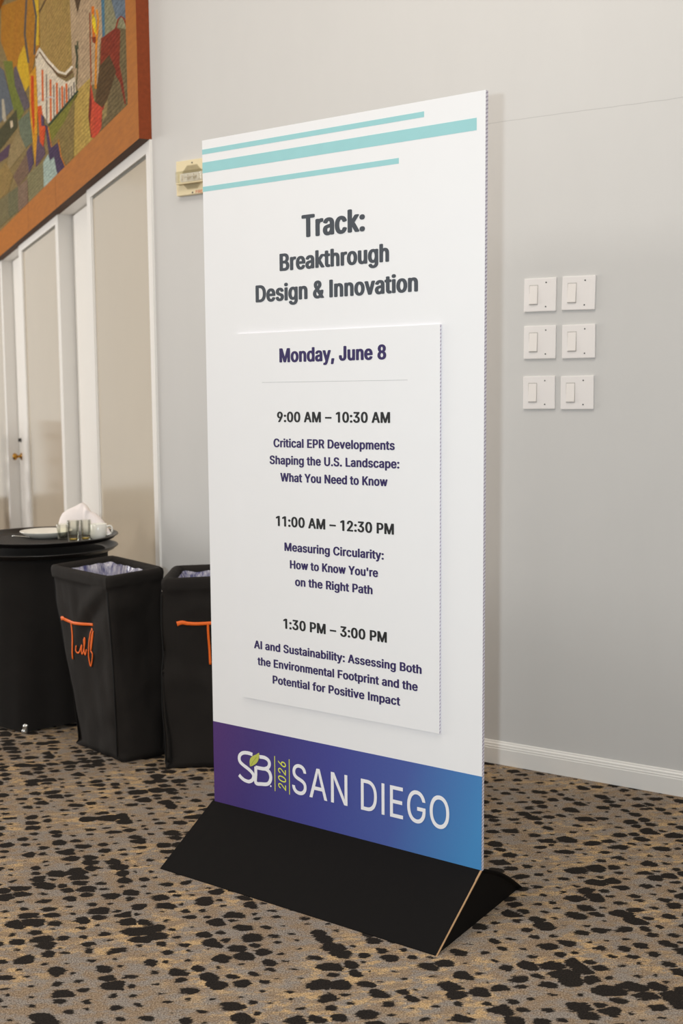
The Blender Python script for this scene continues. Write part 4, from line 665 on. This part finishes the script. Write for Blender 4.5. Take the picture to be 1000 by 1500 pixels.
# ------------------------------------------------------------------ the schedule sign
RZS = math.atan2(-0.5701, 0.8216)
SO = Vector((0.3568 - 0.8216 * 0.914, 2.8172 + 0.5701 * 0.914, 0))
sg = empty('event_sign', SO, RZS)
tag(sg, 'tall white conference schedule sign standing in a black card base on the carpet', 'sign')
TOP, T = 2.0977, 0.012
bm = bmesh.new(); fs = box(bm, 0, 0.914, 0, T, 0.1305, TOP)
for i in (0, 1, 3, 5): fs[i].material_index = 1
sp = link('sign_panel', bm, [BOARD, CORE], sg)
bm = bmesh.new(); box(bm, 0.0, 0.914, -0.0004, 0.001, 0.132, 0.3841)
link('banner_print', bm, BANNER, sp)
for a, b, x1 in ((2.0582, 2.0721, 0.7409), (2.0059, 2.0355, 0.8895), (1.9532, 1.9674, 0.6661)):
    bm = bmesh.new(); box(bm, 0.0, x1, -0.0003, 0.001, a, b)
    link('stripe', bm, TEAL, sp)
lettering('title_text', 'Track:', 0.3542, 0.5614, 1.793, 0.0605, SLATE, sp, 0, 1.5)
lettering('title_text', 'Breakthrough', 0.2768, 0.6360, 1.7085, 0.0475, SLATE, sp, 0, 1.5)
lettering('title_text', 'Design & Innovation', 0.1899, 0.7231, 1.6272, 0.0475, SLATE, sp, 0, 1.5)
IT = 0.006
bm = bmesh.new(); fs = box(bm, 0.1215, 0.7915, -IT, 0.001, 0.4785, 1.5415)
for i in (0, 1, 3, 5): fs[i].material_index = 1
ib = link('schedule_board', bm, [INSET, CORE], sg)
def inset(s, x0, x1, z, cap, mat, off): lettering('schedule_text', s, x0 + 0.004, x1 + 0.004, z + 0.0022 * (1.36 - z), cap, mat, ib, -IT, off)
inset('Monday, June 8', 0.2727, 0.6262, 1.4572, 0.0392, VIOLET, 1.5)
bm = bmesh.new(); box(bm, 0.213, 0.695, -IT - 0.0003, -IT + 0.0005, 1.4020, 1.4032); link('rule_line', bm, RULE, ib)
inset('9:00 AM \u2013 10:30 AM', 0.2617, 0.6376, 1.2908, 0.0290, INK, 1.35)
inset('Critical EPR Developments', 0.2477, 0.6517, 1.2198, 0.0245, VIOLET, 1.4)
inset('Shaping the U.S. Landscape:', 0.2330, 0.6660, 1.1715, 0.0245, VIOLET, 1.4)
inset('What You Need to Know', 0.2706, 0.6293, 1.1232, 0.0245, VIOLET, 1.4)
inset('11:00 AM \u2013 12:30 PM', 0.2529, 0.6485, 0.9953, 0.0293, INK, 1.35)
inset('Measuring Circularity:', 0.2822, 0.6165, 0.9258, 0.0241, VIOLET, 1.4)
inset("How to Know You're", 0.3010, 0.5980, 0.8765, 0.0241, VIOLET, 1.4)
inset('on the Right Path', 0.3185, 0.5802, 0.8283, 0.0241, VIOLET, 1.4)
inset('1:30 PM \u2013 3:00 PM', 0.2748, 0.6252, 0.7006, 0.0292, INK, 1.35)
inset('AI and Sustainability: Assessing Both', 0.1656, 0.7335, 0.6295, 0.0241, VIOLET, 1.4)
inset('the Environmental Footprint and the', 0.1778, 0.7217, 0.5812, 0.0241, VIOLET, 1.4)
inset('Potential for Positive Impact', 0.2331, 0.6671, 0.5335, 0.0241, VIOLET, 1.4)
# emblem and place name on the banner
YB = -0.0004
bm = bmesh.new(); ribbon(bm, [(p.x, p.y) for p in catmull([(a, b) for a, b in LOGO_S], 6)], 0.0106, YB - 0.0004, YB + 0.0002)
for L in (LOGO_B1, LOGO_B2): ribbon(bm, [(p.x, p.y) for p in catmull([(a, b) for a, b in L], 5)], 0.0106, YB - (0.0006 if L is LOGO_B1 else 0.0009), YB + 0.0002)
cx, cz = LOGO_DOT[0]
plate_poly(bm, [(cx + 0.0028 * math.cos(t * 0.524), cz + 0.0028 * math.sin(t * 0.524)) for t in range(12)], YB - 0.0004, YB + 0.0002)
link('emblem', bm, WHITEINK, sp)
bm = bmesh.new(); plate_poly(bm, [(p.x, p.y) for p in catmull(LOGO_LEAF, 4, True)], YB - 0.0013, YB + 0.0002)
link('emblem_leaf', bm, LEAFG, sp)
bm = bmesh.new(); ribbon(bm, LOGO_LEAF2, 0.0012, YB - 0.0016, YB); link('emblem_leaf_vein', bm, LEAFD, sp)
for x in (0.2361, 0.2894):
    bm = bmesh.new(); box(bm, x - 0.0012, x + 0.0012, YB - 0.0004, YB + 0.0002, 0.2116, 0.3170); link('divider_bar', bm, LIME, sp)
lettering('year_text', '2026', 0.2200, 0.3065, 0.2772, 0.0285, LIME, sp, YB, 0.25, 0.22, 0.0004, True)
lettering('place_text', 'SAN', 0.2995, 0.4937, 0.2195, 0.0885, WHITEINK, sp, YB, 0.12, 0.0, 0.0004)
lettering('place_text', 'DIEGO', 0.5390, 0.8187, 0.2195, 0.0885, WHITEINK, sp, YB, 0.12, 0.0, 0.0004)
# folded black card base
bs = bmesh.new()
BX0, BX1, BH, BD = -0.008, 0.916, 0.1335, 0.2337
sweep_x(bs, [(-0.0005, BH), (-BD, 0.002), (-BD, 0.0), (BD, 0.0), (BD, 0.004), (T + 0.0005, BH)], BX0, BX1 - 0.004)
bb = link('card_base', bs, CARD, sg)
bm = bmesh.new()   # raw edge of the front sheet, proud of the closed end
a = [(-0.001, BH), (-BD, 0.0), (-BD + 0.0035, 0.0), (0.001, BH - 0.002)]
v0 = [bm.verts.new((BX1 - 0.005, yy, z)) for yy, z in a]; v1 = [bm.verts.new((BX1, yy, z)) for yy, z in a]
bm.faces.new(v0); bm.faces.new(v1[::-1])
for i in range(4): bm.faces.new((v0[i], v1[i], v1[(i + 1) % 4], v0[(i + 1) % 4]))
tag(link('card_edge', bm, KRAFT, bb), 'tan raw edge of the black card')
bm = bmesh.new()   # rear sheet bows a little at its edge
prev = None
for i in range(13):
    f = i / 12; yy = T + (BD - T) * f; z = BH * (1 - f) + 0.012 * math.sin(math.pi * f)
    cur = [bm.verts.new((BX1 - 0.004, yy, z)), bm.verts.new((BX1 + 0.004, yy + 0.002, z)), bm.verts.new((BX1 + 0.004, yy, max(0.0, z - 0.004))), bm.verts.new((BX1 - 0.004, yy, max(0.0, z - 0.012)))]
    if prev:
        for j in range(4): bm.faces.new((prev[j], prev[(j + 1) % 4], cur[(j + 1) % 4], cur[j]))
    else: bm.faces.new(cur)
    prev = cur
bm.faces.new(prev[::-1])
link('card_flap', bm, CARD, bb)

# ------------------------------------------------------------------ light switches
def switch(sc, zc, w, h, label, tilt):
    e = empty('light_switch', RO, RZR); m = e.matrix_basis
    e.location = RO + Matrix.Rotation(RZR, 3, 'Z') @ Vector((sc, 0, zc)); e.rotation_euler = (0, tilt, RZR)
    tag(e, label, 'light switch', 'light switches on the cream wall')
    bm = bmesh.new(); box(bm, -w / 2, w / 2, -0.0065, 0.0, -h / 2, h / 2, bev=0.003); link('cover_plate', bm, PLATE, e)
    x = -0.197 * w
    bm = bmesh.new(); box(bm, x - 0.0164, x + 0.0164, -0.0067, -0.004, -0.0342, 0.0342, bev=0.0003); link('rocker_frame', bm, ROCKGAP, e)
    bm = bmesh.new()
    prof = [(-0.004, -0.0318), (-0.0110, -0.0318), (-0.0114, -0.0305), (-0.0096, 0.0), (-0.0074, 0.0318), (-0.004, 0.0318)]
    sweep_x(bm, prof, x - 0.0148, x + 0.0148); link('rocker', bm, ROCKER, e)
    for dz in (0.0415, -0.0415):
        bm = bmesh.new(); lathe(bm, [(0.0, 0.0), (0.0026, 0.0), (0.0022, 0.0012), (0.0, 0.0014)], 14)
        bmesh.ops.rotate(bm, verts=bm.verts, matrix=Matrix.Rotation(math.radians(90), 3, 'X'))
        bmesh.ops.translate(bm, verts=bm.verts, vec=(0.186 * w, -0.0064, dz)); link('screw', bm, HOLE, e)
    return e
ROWN = ('top', 'middle', 'bottom'); SIDE = ('left', 'right')
SWP = [(1.5117, 1.7104), (1.3713, 1.7097), (1.5110, 1.5463), (1.3690, 1.5448), (1.5118, 1.3703), (1.3717, 1.3693)]
TIL = (0.012, 0.022, 0.006, -0.004, -0.004, -0.006)
for i, (s, z) in enumerate(SWP):
    # s was measured towards the corner from the foot of the perpendicular; the corner lies at s = 3.273
    switch(3.2727 - s, z, 0.119, 0.1155, 'white wall switch plate with one rocker, %s %s of the block of six' % (ROWN[i // 2], SIDE[i % 2]), TIL[i])

# ------------------------------------------------------------------ fire alarm strobe
al = empty('fire_alarm', RO + Matrix.Rotation(RZR, 3, 'Z') @ Vector((3.2727 - 3.040, 0, 2.272)), RZR)
tag(al, 'cream fire alarm strobe plate on the wall behind the sign edge', 'fire alarm')
bm = bmesh.new(); box(bm, -0.086, 0.086, -0.022, 0.0, -0.0705, 0.0705, bev=0.004); link('back_plate', bm, ALARM, al)
bm = bmesh.new()
oct_ = [(-0.030, 0.062), (0.030, 0.062), (0.060, 0.030), (0.060, -0.030), (0.030, -0.062), (-0.030, -0.062), (-0.060, -0.030), (-0.060, 0.030)]
plate_poly(bm, [(x * 0.86, z * 0.80) for x, z in oct_], -0.0228, -0.020)
gr = link('speaker_grille', bm, GRILLE, al)
bm = bmesh.new()
for i in range(-10, 11):
    for j in range(-10, 11):
        x, z = i * 0.0050, j * 0.0048
        if abs(x) < 0.050 and abs(z) < 0.0475 and abs(x) + abs(z) < 0.073: box(bm, x - 0.0014, x + 0.0014, -0.0231, -0.0225, z - 0.0014, z + 0.0014)
tag(link('grille_hole', bm, plain('grille_hole_dark', (120, 106, 78), 0.8), gr), kind='stuff')
bm = bmesh.new(); box(bm, -0.068, 0.068, -0.050, -0.022, -0.0225, 0.0225, bev=0.005)
ln = link('strobe_lens', bm, GLASS, al, smooth=False)
bm = bmesh.new()
box(bm, -0.060, 0.060, -0.026, -0.0235, -0.017, 0.017)
for x in (-0.05, -0.02, 0.01, 0.04): box(bm, x - 0.004, x + 0.004, -0.036, -0.026, -0.012, 0.010)
tube(bm, [(-0.03, -0.034, 0.0), (0.03, -0.034, 0.0)], 0.004)
link('strobe_reflector', bm, REFL, al)
bm = bmesh.new(); box(bm, -0.070, 0.070, -0.046, -0.0225, -0.0285, -0.0228, bev=0.002); link('lens_bezel', bm, ALARM, al)
lettering('warning_text', 'FIRE', 0.0175, 0.0530, -0.0685, 0.0125, REDINK, al, -0.022, 0.6)
for z in (0.0575, -0.0635):
    bm = bmesh.new(); lathe(bm, [(0.0, 0.0), (0.0035, 0.0), (0.003, 0.0015), (0.0, 0.002)], 14)
    bmesh.ops.rotate(bm, verts=bm.verts, matrix=Matrix.Rotation(math.radians(90), 3, 'X'))
    bmesh.ops.translate(bm, verts=bm.verts, vec=(0.0, -0.0218, z)); link('screw', bm, HOLE, al)

# ------------------------------------------------------------------ cloth covered waste bins
def bin_thing(name, label, rim, foot, script, seed, H=0.72, tuck=()):
    """rim, foot: four corners (front-left, front-right, back-right, back-left) as seen by the camera"""
    c = sum((Vector((*p, 0)) for p in foot), Vector()) / 4
    e = empty(name, c); tag(e, label, 'waste bin', 'black cloth covered waste bins')
    N = 26
    def corner(i, t):
        f = t ** 1.15
        return Vector((*foot[i], 0)).lerp(Vector((*rim[i], 0)), f)
    def ring(t, inset=0.0, rad=0.10):
        P = [corner(i, t) for i in range(4)]; m = sum(P, Vector()) / 4; out = []
        if inset:
            Q = []
            for i in range(4):
                d1 = (P[(i + 1) % 4] - P[i]).normalized(); d0 = (P[i - 1] - P[i]).normalized()
                Q.append(P[i] + (d1 + d0) * inset)
            P = Q
        for i in range(4):
            a, b, d = P[i], P[(i + 1) % 4], P[i - 1]
            for k in range(N):
                u = k / N; p = a.lerp(b, u)
                # round the corners
                w = rad
                if u < w:
                    s = (w - u) / w; p += (d - a).normalized() * (s * s * w * 0.10)
                if u > 1 - w:
                    s = (u - 1 + w) / w; nx = P[(i + 2) % 4]; p += (nx - b).normalized() * (s * s * w * 0.10)
                out.append(p)
        return out, m
    def wr(p, z, m, k=None):
        o = (p - m).normalized() if (p - m).length > 1e-6 else Vector()
        q = Vector((p.x * 7, p.y * 7, z * 4.0 + seed * 9))
        a = (noise.noise(q) * 0.014 + noise.noise(q * 2.3) * 0.007 + noise.noise(Vector((p.x * 16, p.y * 16, z * 2.2 + seed))) * 0.005) * (1.0 - 0.8 * max(0, (z - 0.6) / 0.12))
        if k is not None and tuck:
            f, x = k // N, (k % N) / N
            for fa, xa, za, xb, zb, w, dep in tuck:      # slanting tucks where the cloth is pulled under the rim
                if f != fa: continue
                d = Vector((xb - xa, zb - za)); L = d.length; d /= L; r = Vector((x - xa, z - za)); tt = r.dot(d) / L; off = r.x * d.y - r.y * d.x
                if -0.1 < tt < 1.1: a += dep * (math.exp(-((off - w) / w) ** 2) - math.exp(-((off + w) / w) ** 2)) * max(0, math.sin(math.pi * (tt + 0.1) / 1.2))
        return o * a
    rows = []
    bm = bmesh.new()
    def add(ringpts, z, wob=True, m=None):
        rows.append([bm.verts.new((p + (wr(p, z, m, k) if wob else Vector())) - c + Vector((0, 0, z))) for k, p in enumerate(ringpts)])
    NZ = 34
    for j in range(NZ + 1):
        t = j / NZ; z = 0.004 + (H - 0.05 - 0.004) * t
        r, m = ring(z / H, 0.0, 0.10 + 0.24 * (1 - t) ** 2)
        if j == 0: r, m = ring(0.0, 0.004)
        add(r, z, True, m)
    # rolled band at the rim, then over and down the inside
    for ins, z in ((0.0, H - 0.046), (-0.0015, H - 0.038), (-0.003, H - 0.018), (-0.001, H - 0.005), (0.006, H), (0.018, H - 0.001), (0.028, H - 0.008), (0.033, H - 0.018), (0.035, H - 0.030)):
        r, m = ring(1.0, ins); add(r, z, False)
    n = len(rows[0])
    for A, B in zip(rows, rows[1:]):
        for k in range(n): bm.faces.new((A[k], A[(k + 1) % n], B[(k + 1) % n], B[k]))
    bm.faces.new(rows[0][::-1])
    cv = link('cloth_cover', bm, CLOTH, e, smooth=True)
    # clear bag: crumpled sheet hanging inside
    bm = bmesh.new(); rows = []
    for ins, z in ((0.034, H - 0.020), (0.040, H - 0.036), (0.044, H - 0.060), (0.050, H - 0.09), (0.060, H - 0.16), (0.075, H - 0.30), (0.09, H - 0.58)):
        r, m = ring(max(0.05, 0.4 + 0.6 * (z / H)), ins); row = []
        for k, p in enumerate(r):
            w = noise.noise(Vector((p.x * 26 + seed, p.y * 26, z * 5))); w2 = noise.noise(Vector((p.x * 60, p.y * 60 + seed, z * 14)))
            d = (p - m).normalized(); row.append(bm.verts.new(p - d * (0.006 + 0.007 * w + 0.004 * w2) - c + Vector((0, 0, z + 0.009 * w))))
        rows.append(row)
    for A, B in zip(rows, rows[1:]):
        for k in range(n): bm.faces.new((A[k], B[k], B[(k + 1) % n], A[(k + 1) % n]))
    bm.faces.new(rows[-1])
    link('bag_liner', bm, LINER, e, recalc=False)
    # stitched seams down the visible corners
    for ci in (0, 1):
        bm = bmesh.new(); pts = []
        for j in range(25):
            z = 0.01 + (H - 0.07) * j / 24; r, m = ring(z / H, 0.0, 0.10 + 0.24 * (1 - z / (H - 0.05)) ** 2); p = r[(ci * N) % n]; o = (p - m).normalized()
            pts.append(p + wr(p, z, m, (ci * N) % n) + o * 0.0002 - c + Vector((0, 0, z)))
        tube(bm, pts, 0.0022, 6); link('seam', bm, SEAM, cv)
    # embroidered lettering on the front-left face
    bm = bmesh.new()
    def fp(a, z):
        r, m = ring(z / H); x = max(0.0, min(0.999, a)) * N; i0 = int(x); f = x - i0
        p = r[i0].lerp(r[i0 + 1], f); o = (r[N // 2] - m).normalized()
        d = (r[N] - r[0]).normalized(); nr = Vector((d.y, -d.x, 0))
        if nr.dot(o) < 0: nr = -nr
        return p + wr(p, z, m, i0) + nr * 0.0025 - c + Vector((0, 0, z)), nr
    for k, L in enumerate(script):
        pn = [fp(p.x, p.y) for p in catmull([(a, z) for a, z in L], 5)]
        w = 0.0072 if k == 0 else (0.0044 if k == 1 else 0.0034)
        rr = [w * (1.0 + (0.25 * math.exp(-i / 4.0) - 0.25 * i / len(pn) if k == 0 else 0)) for i in range(len(pn))]
        tube(bm, [p for p, _ in pn], rr, 8, 0.0018, [q for _, q in pn])
    tag(link('embroidered_script', bm, ORANGE, cv, smooth=True), 'orange stitched handwriting')
    return e
bin_thing('waste_bin', 'black cloth covered waste bin with its corner turned forward, next to the tray stand',
          [(-1.135, 4.334), (-0.847, 4.019), (-0.676, 4.254), (-0.942, 4.594)], [(-1.066, 4.345), (-0.828, 4.100), (-0.660, 4.205), (-0.90, 4.48)], SCRIPT, 1.0, tuck=((0, 1.0, 0.665, 0.45, 0.52, 0.035, 0.016), (0, 0.0, 0.66, 0.16, 0.50, 0.05, 0.006), (1, 0.0, 0.66, 0.55, 0.60, 0.03, 0.006), (0, 0.95, 0.16, 0.55, 0.12, 0.04, 0.006)))
SC2 = [[(0.12 + (a - 0.09) * 1.39, z + 0.040) for a, z in L] for L in SCRIPT]
SC2[1] = [(0.402, 0.547), (0.408, 0.50), (0.420, 0.45), (0.432, 0.392)]
bin_thing('waste_bin', 'black cloth covered waste bin half hidden by the sign, clear bag over its far rim',
          [(-0.642, 3.966), (-0.235, 4.065), (-0.300, 4.365), (-0.648, 4.290)], [(-0.662, 4.030), (-0.29, 4.055), (-0.32, 4.27), (-0.655, 4.25)], SC2, 2.0, tuck=((0, 0.0, 0.40, 0.6, 0.33, 0.03, 0.006), (0, 0.1, 0.62, 0.9, 0.64, 0.02, 0.005)))

# ------------------------------------------------------------------ tray stand with black skirt
TC = Vector((-1.300, 4.80, 0))
st = empty('tray_stand', TC); tag(st, 'tray stand draped to the floor in a black cloth skirt beside the bins', 'stand')
bm = bmesh.new(); rows = []
NA, NZ = 120, 30
for j in range(NZ + 1):
    t = j / NZ; z = 0.710 - 0.698 * t; row = []
    for i in range(NA):
        a = 2 * math.pi * i / NA
        fold = math.sin(7 * a + 0.7) * 0.5 + math.sin(13 * a + 2.0 + t) * 0.35 + noise.noise(Vector((math.cos(a) * 3, math.sin(a) * 3, z * 2))) * 0.6
        r = 0.288 - 0.002 * t + fold * (0.004 + 0.012 * t)
        row.append(bm.verts.new((r * math.cos(a), r * math.sin(a), z + (0.008 * math.sin(5 * a) if j == NZ else 0))))
    rows.append(row)
for A, B in zip(rows, rows[1:]):
    for i in range(NA): bm.faces.new((A[i], B[i], B[(i + 1) % NA], A[(i + 1) % NA]))
bm.faces.new(rows[0])
link('cloth_skirt', bm, SKIRT, st, smooth=True)
for k, (dx, dy) in enumerate(((-0.002, -0.302), (-0.19, -0.14), (0.19, 0.14), (-0.15, 0.21))):
    bm = bmesh.new(); tube(bm, [(-dx * 0.55, -dy * 0.55, 0.70), (dx, dy, 0.012)], 0.011, 14); lg = link('leg', bm, CHROME, st, smooth=True)
    bm = bmesh.new(); tube(bm, [(dx * 0.97, dy * 0.97, 0.030), (dx, dy, 0.010), (dx * 1.02, dy * 1.02, 0.0)], 0.0135, 14); link('foot_cap', bm, CHROME, lg, smooth=True)

def tray(name, c, z, r, label):
    e = empty(name, (c[0], c[1], z)); tag(e, label, 'tray', 'round black serving trays')
    bm = bmesh.new()
    lathe(bm, [(0, 0.003), (r - 0.050, 0.003), (r - 0.030, 0.005), (r - 0.014, 0.018), (r - 0.006, 0.0225), (r, 0.0225), (r + 0.001, 0.0195), (r - 0.005, 0.0165), (r - 0.016, 0.006), (r - 0.030, 0.0), (r - 0.06, -0.001), (0, -0.001)], 96)
    link('tray_body', bm, TRAYM, e, smooth=True)
    bm = bmesh.new(); lathe(bm, [(0, 0.0034), (r - 0.055, 0.0034), (r - 0.055, 0.0042), (0, 0.0042)], 64)
    link('non_slip_mat', bm, plain('rubber_mat', (40, 35, 32), 0.8, 0.2, 300.0, 0.3, 600.0), e)
    return e
tray('serving_tray', (-1.287, 4.790), 0.7115, 0.322, 'round black serving tray underneath, resting on the skirted stand')
tray('serving_tray', (-1.283, 4.81), 0.7575, 0.316, 'round black serving tray on top of the stack, carrying dirty dishes')
# a third, flatter rim between them
TZ = 0.7617
# plate with leftovers
e = empty('dinner_plate', (-1.285, 4.870, TZ)); tag(e, 'white plate with yellow crumbs on the upper tray, left of the glasses', 'plate')
bm = bmesh.new(); lathe(bm, [(0, 0.006), (0.055, 0.006), (0.075, 0.013), (0.108, 0.029), (0.112, 0.0295), (0.111, 0.027), (0.085, 0.010), (0.066, 0.0), (0, 0.0)], 72); link('plate_body', bm, CHINA, e, smooth=True)
bm = bmesh.new()
for k in range(16):
    a = random.uniform(0, 6.28); r = random.uniform(0.01, 0.085); s = random.uniform(0.002, 0.006); x, y2 = r * math.cos(a), r * math.sin(a)
    lathe(bm, [(0, 0.0), (s, 0.0), (s * 0.9, s * 0.4), (0, s * 0.7)], 8, (x, y2, 0.006 + max(0, r - 0.055) * 0.36))
tag(link('food_crumb', bm, CRUMB, e), kind='stuff')
# fork under the plate edge
e = empty('table_spoon', (-1.408, 4.882, TZ)); tag(e, 'steel teaspoon on the upper tray poking out left of the plate', 'spoon')
bm = bmesh.new(); tube(bm, [(-0.030, 0.012, 0.0045), (-0.010, 0.004, 0.003), (0.03, -0.016, 0.0032), (0.075, -0.045, 0.0032)], [0.007, 0.004, 0.003, 0.003], 10, 0.0022); link('handle', bm, STEEL, e, smooth=True)
bm = bmesh.new(); tube(bm, [(0.074, -0.044, 0.0032), (0.086, -0.052, 0.004), (0.100, -0.061, 0.005), (0.112, -0.069, 0.0045)], [0.003, 0.011, 0.013, 0.005], 12, 0.002); link('bowl', bm, STEEL, e, smooth=True)
def tumbler(c, rt, rb, h, label, drink):
    e = empty('drinking_glass', (c[0], c[1], TZ)); tag(e, label, 'glass', 'used glasses on the upper tray')
    bm = bmesh.new()
    lathe(bm, [(0, 0.0), (rb * 0.92, 0.0), (rb, 0.003), (rt, h - 0.001), (rt - 0.0006, h), (rt - 0.0016, h - 0.001), (rb - 0.002, 0.012), (rb * 0.8, 0.0085), (0, 0.008)], 40)
    link('glass_body', bm, GLASS, e, smooth=True)
    if drink:
        bm = bmesh.new(); lathe(bm, [(0, 0.0082), (rb * 0.79, 0.0087), (rb - 0.0026, 0.0125), (rb - 0.0024, 0.0125 + drink), (0, 0.0125 + drink)], 32)
        link('drink_rest', bm, AMBER, e, smooth=True)
tumbler((-1.192, 4.792), 0.029, 0.023, 0.066, 'short empty glass on the upper tray, next to the plate', 0)
tumbler((-1.128, 4.706), 0.0265, 0.0215, 0.090, 'tall glass with a little amber drink, front middle of the upper tray', 0.0015)
tumbler((-1.083, 4.735), 0.0235, 0.0200, 0.089, 'narrow glass with amber dregs between the tall glass and the cup', 0.002)
e = empty('coffee_cup', (-1.043, 4.798, TZ)); tag(e, 'white china coffee cup on the right side of the upper tray', 'cup')
bm = bmesh.new(); lathe(bm, [(0, 0.0), (0.026, 0.0), (0.030, 0.003), (0.035, 0.020), (0.0365, 0.064), (0.0355, 0.0655), (0.0335, 0.064), (0.032, 0.02), (0.026, 0.006), (0, 0.005)], 48); link('cup_body', bm, CHINA, e, smooth=True)
bm = bmesh.new(); tube(bm, catmull([(0.034, 0.006, 0.052), (0.050, 0.010, 0.055), (0.057, 0.012, 0.040), (0.052, 0.010, 0.022), (0.034, 0.006, 0.016)], 5), 0.0055, 10, 0.004, None); link('cup_handle', bm, CHINA, e, smooth=True)
# crumpled napkin behind the glasses
e = empty('cloth_napkin', (-1.146, 5.005, TZ)); tag(e, 'crumpled white cloth napkin piled at the back of the upper tray', 'napkin')
bm = bmesh.new(); rows = []
prof = [(x * 1.011, EYE + (z - EYE) * 1.011) for x, z in NAP]
xs = [p[0] for p in prof]
def topz(x):
    for (xa, za), (xb, zb) in zip(prof, prof[1:]):
        if xa <= x <= xb: return za + (zb - za) * (x - xa) / (xb - xa)
    return TZ
NX, NY = 60, 30
for i in range(NX + 1):
    u = i / NX; x = xs[0] + (xs[-1] - xs[0]) * u; h = max(0.004, topz(x) - TZ); row = []
    hw = 0.036 + 0.018 * math.sin(math.pi * u); sh = 0.0 if u < 0.45 else -0.16 * (u - 0.45)
    hw *= min(1, 6 * (1 - u)) * 0.9 + 0.1
    for j in range(NY + 1):
        a = math.pi * j / NY; yy = -math.cos(a) * hw + sh; z = h * math.sin(a) ** 0.55 if 0 < j < NY else 0.0
        d = noise.noise(Vector((x * 18, yy * 18, 3.0))) * 0.010 + noise.noise(Vector((x * 45 + yy * 30, yy * 20, 7.0))) * 0.004
        fold = 0.030 * math.exp(-((u - 0.50 - (yy + hw) * 1.6) / 0.05) ** 2) * math.sin(a)
        yy -= (fold + d * 0.8) * math.sin(a)
        row.append(bm.verts.new((x + 1.146, yy, max(0.0, z + d * 0.25 * math.sin(a)))))
    rows.append(row)
for A, B in zip(rows, rows[1:]):
    for j in range(NY): bm.faces.new((A[j], A[j + 1], B[j + 1], B[j]))
    bm.faces.new((A[0], B[0], B[NY], A[NY]))
bm.faces.new(rows[0]); bm.faces.new(rows[-1][::-1])
link('napkin_cloth', bm, LINEN, e, smooth=True)

# ------------------------------------------------------------------ wooden chairs further down the hall, mirrored in the satin panels
def chair(a, b, label):
    A, B = Vector((*a, 0)), Vector((*b, 0)); m = (A + B) / 2; w = (B - A).length
    e = empty('wooden_chair', m, math.atan2(B.y - A.y, B.x - A.x)); tag(e, label, 'chair', 'tall wooden chairs down the hall')
    h = w / 2
    for x in (-h, h):
        bm = bmesh.new(); tube(bm, [(x, 0.02, 0), (x, 0, 0.45), (x, 0.0, 0.9), (x, 0.035, 1.18)], [0.022, 0.034, 0.034, 0.026], 10); link('leg', bm, CHAIRW, e, smooth=True)
        bm = bmesh.new(); tube(bm, [(x * 0.95, -0.40, 0), (x * 0.95, -0.39, 0.44)], [0.017, 0.023], 10); link('leg', bm, CHAIRW, e, smooth=True)
    bm = bmesh.new(); box(bm, -h - 0.01, h + 0.01, -0.42, 0.02, 0.44, 0.50, bev=0.012); link('seat', bm, plain('brown_seat_pad', (70, 48, 36), 0.7), e)
    bm = bmesh.new()
    for z in (0.62, 0.82, 1.02): box(bm, -h + 0.02, h - 0.02, -0.008, 0.012, z, z + 0.055, bev=0.004)
    link('back_slats', bm, CHAIRW, e)
    for x in (-h * 0.95, h * 0.95):
        bm = bmesh.new(); box(bm, x - 0.01, x + 0.01, -0.39, 0.0, 0.18, 0.205); link('stretcher', bm, CHAIRW, e)
chair((-3.20, 9.30), (-2.98, 8.82), 'tall brown wooden chair out of frame, mirrored at the left of the middle panel')
chair((-2.86, 8.50), (-2.64, 8.02), 'tall brown wooden chair out of frame, mirrored at the right of the middle panel')
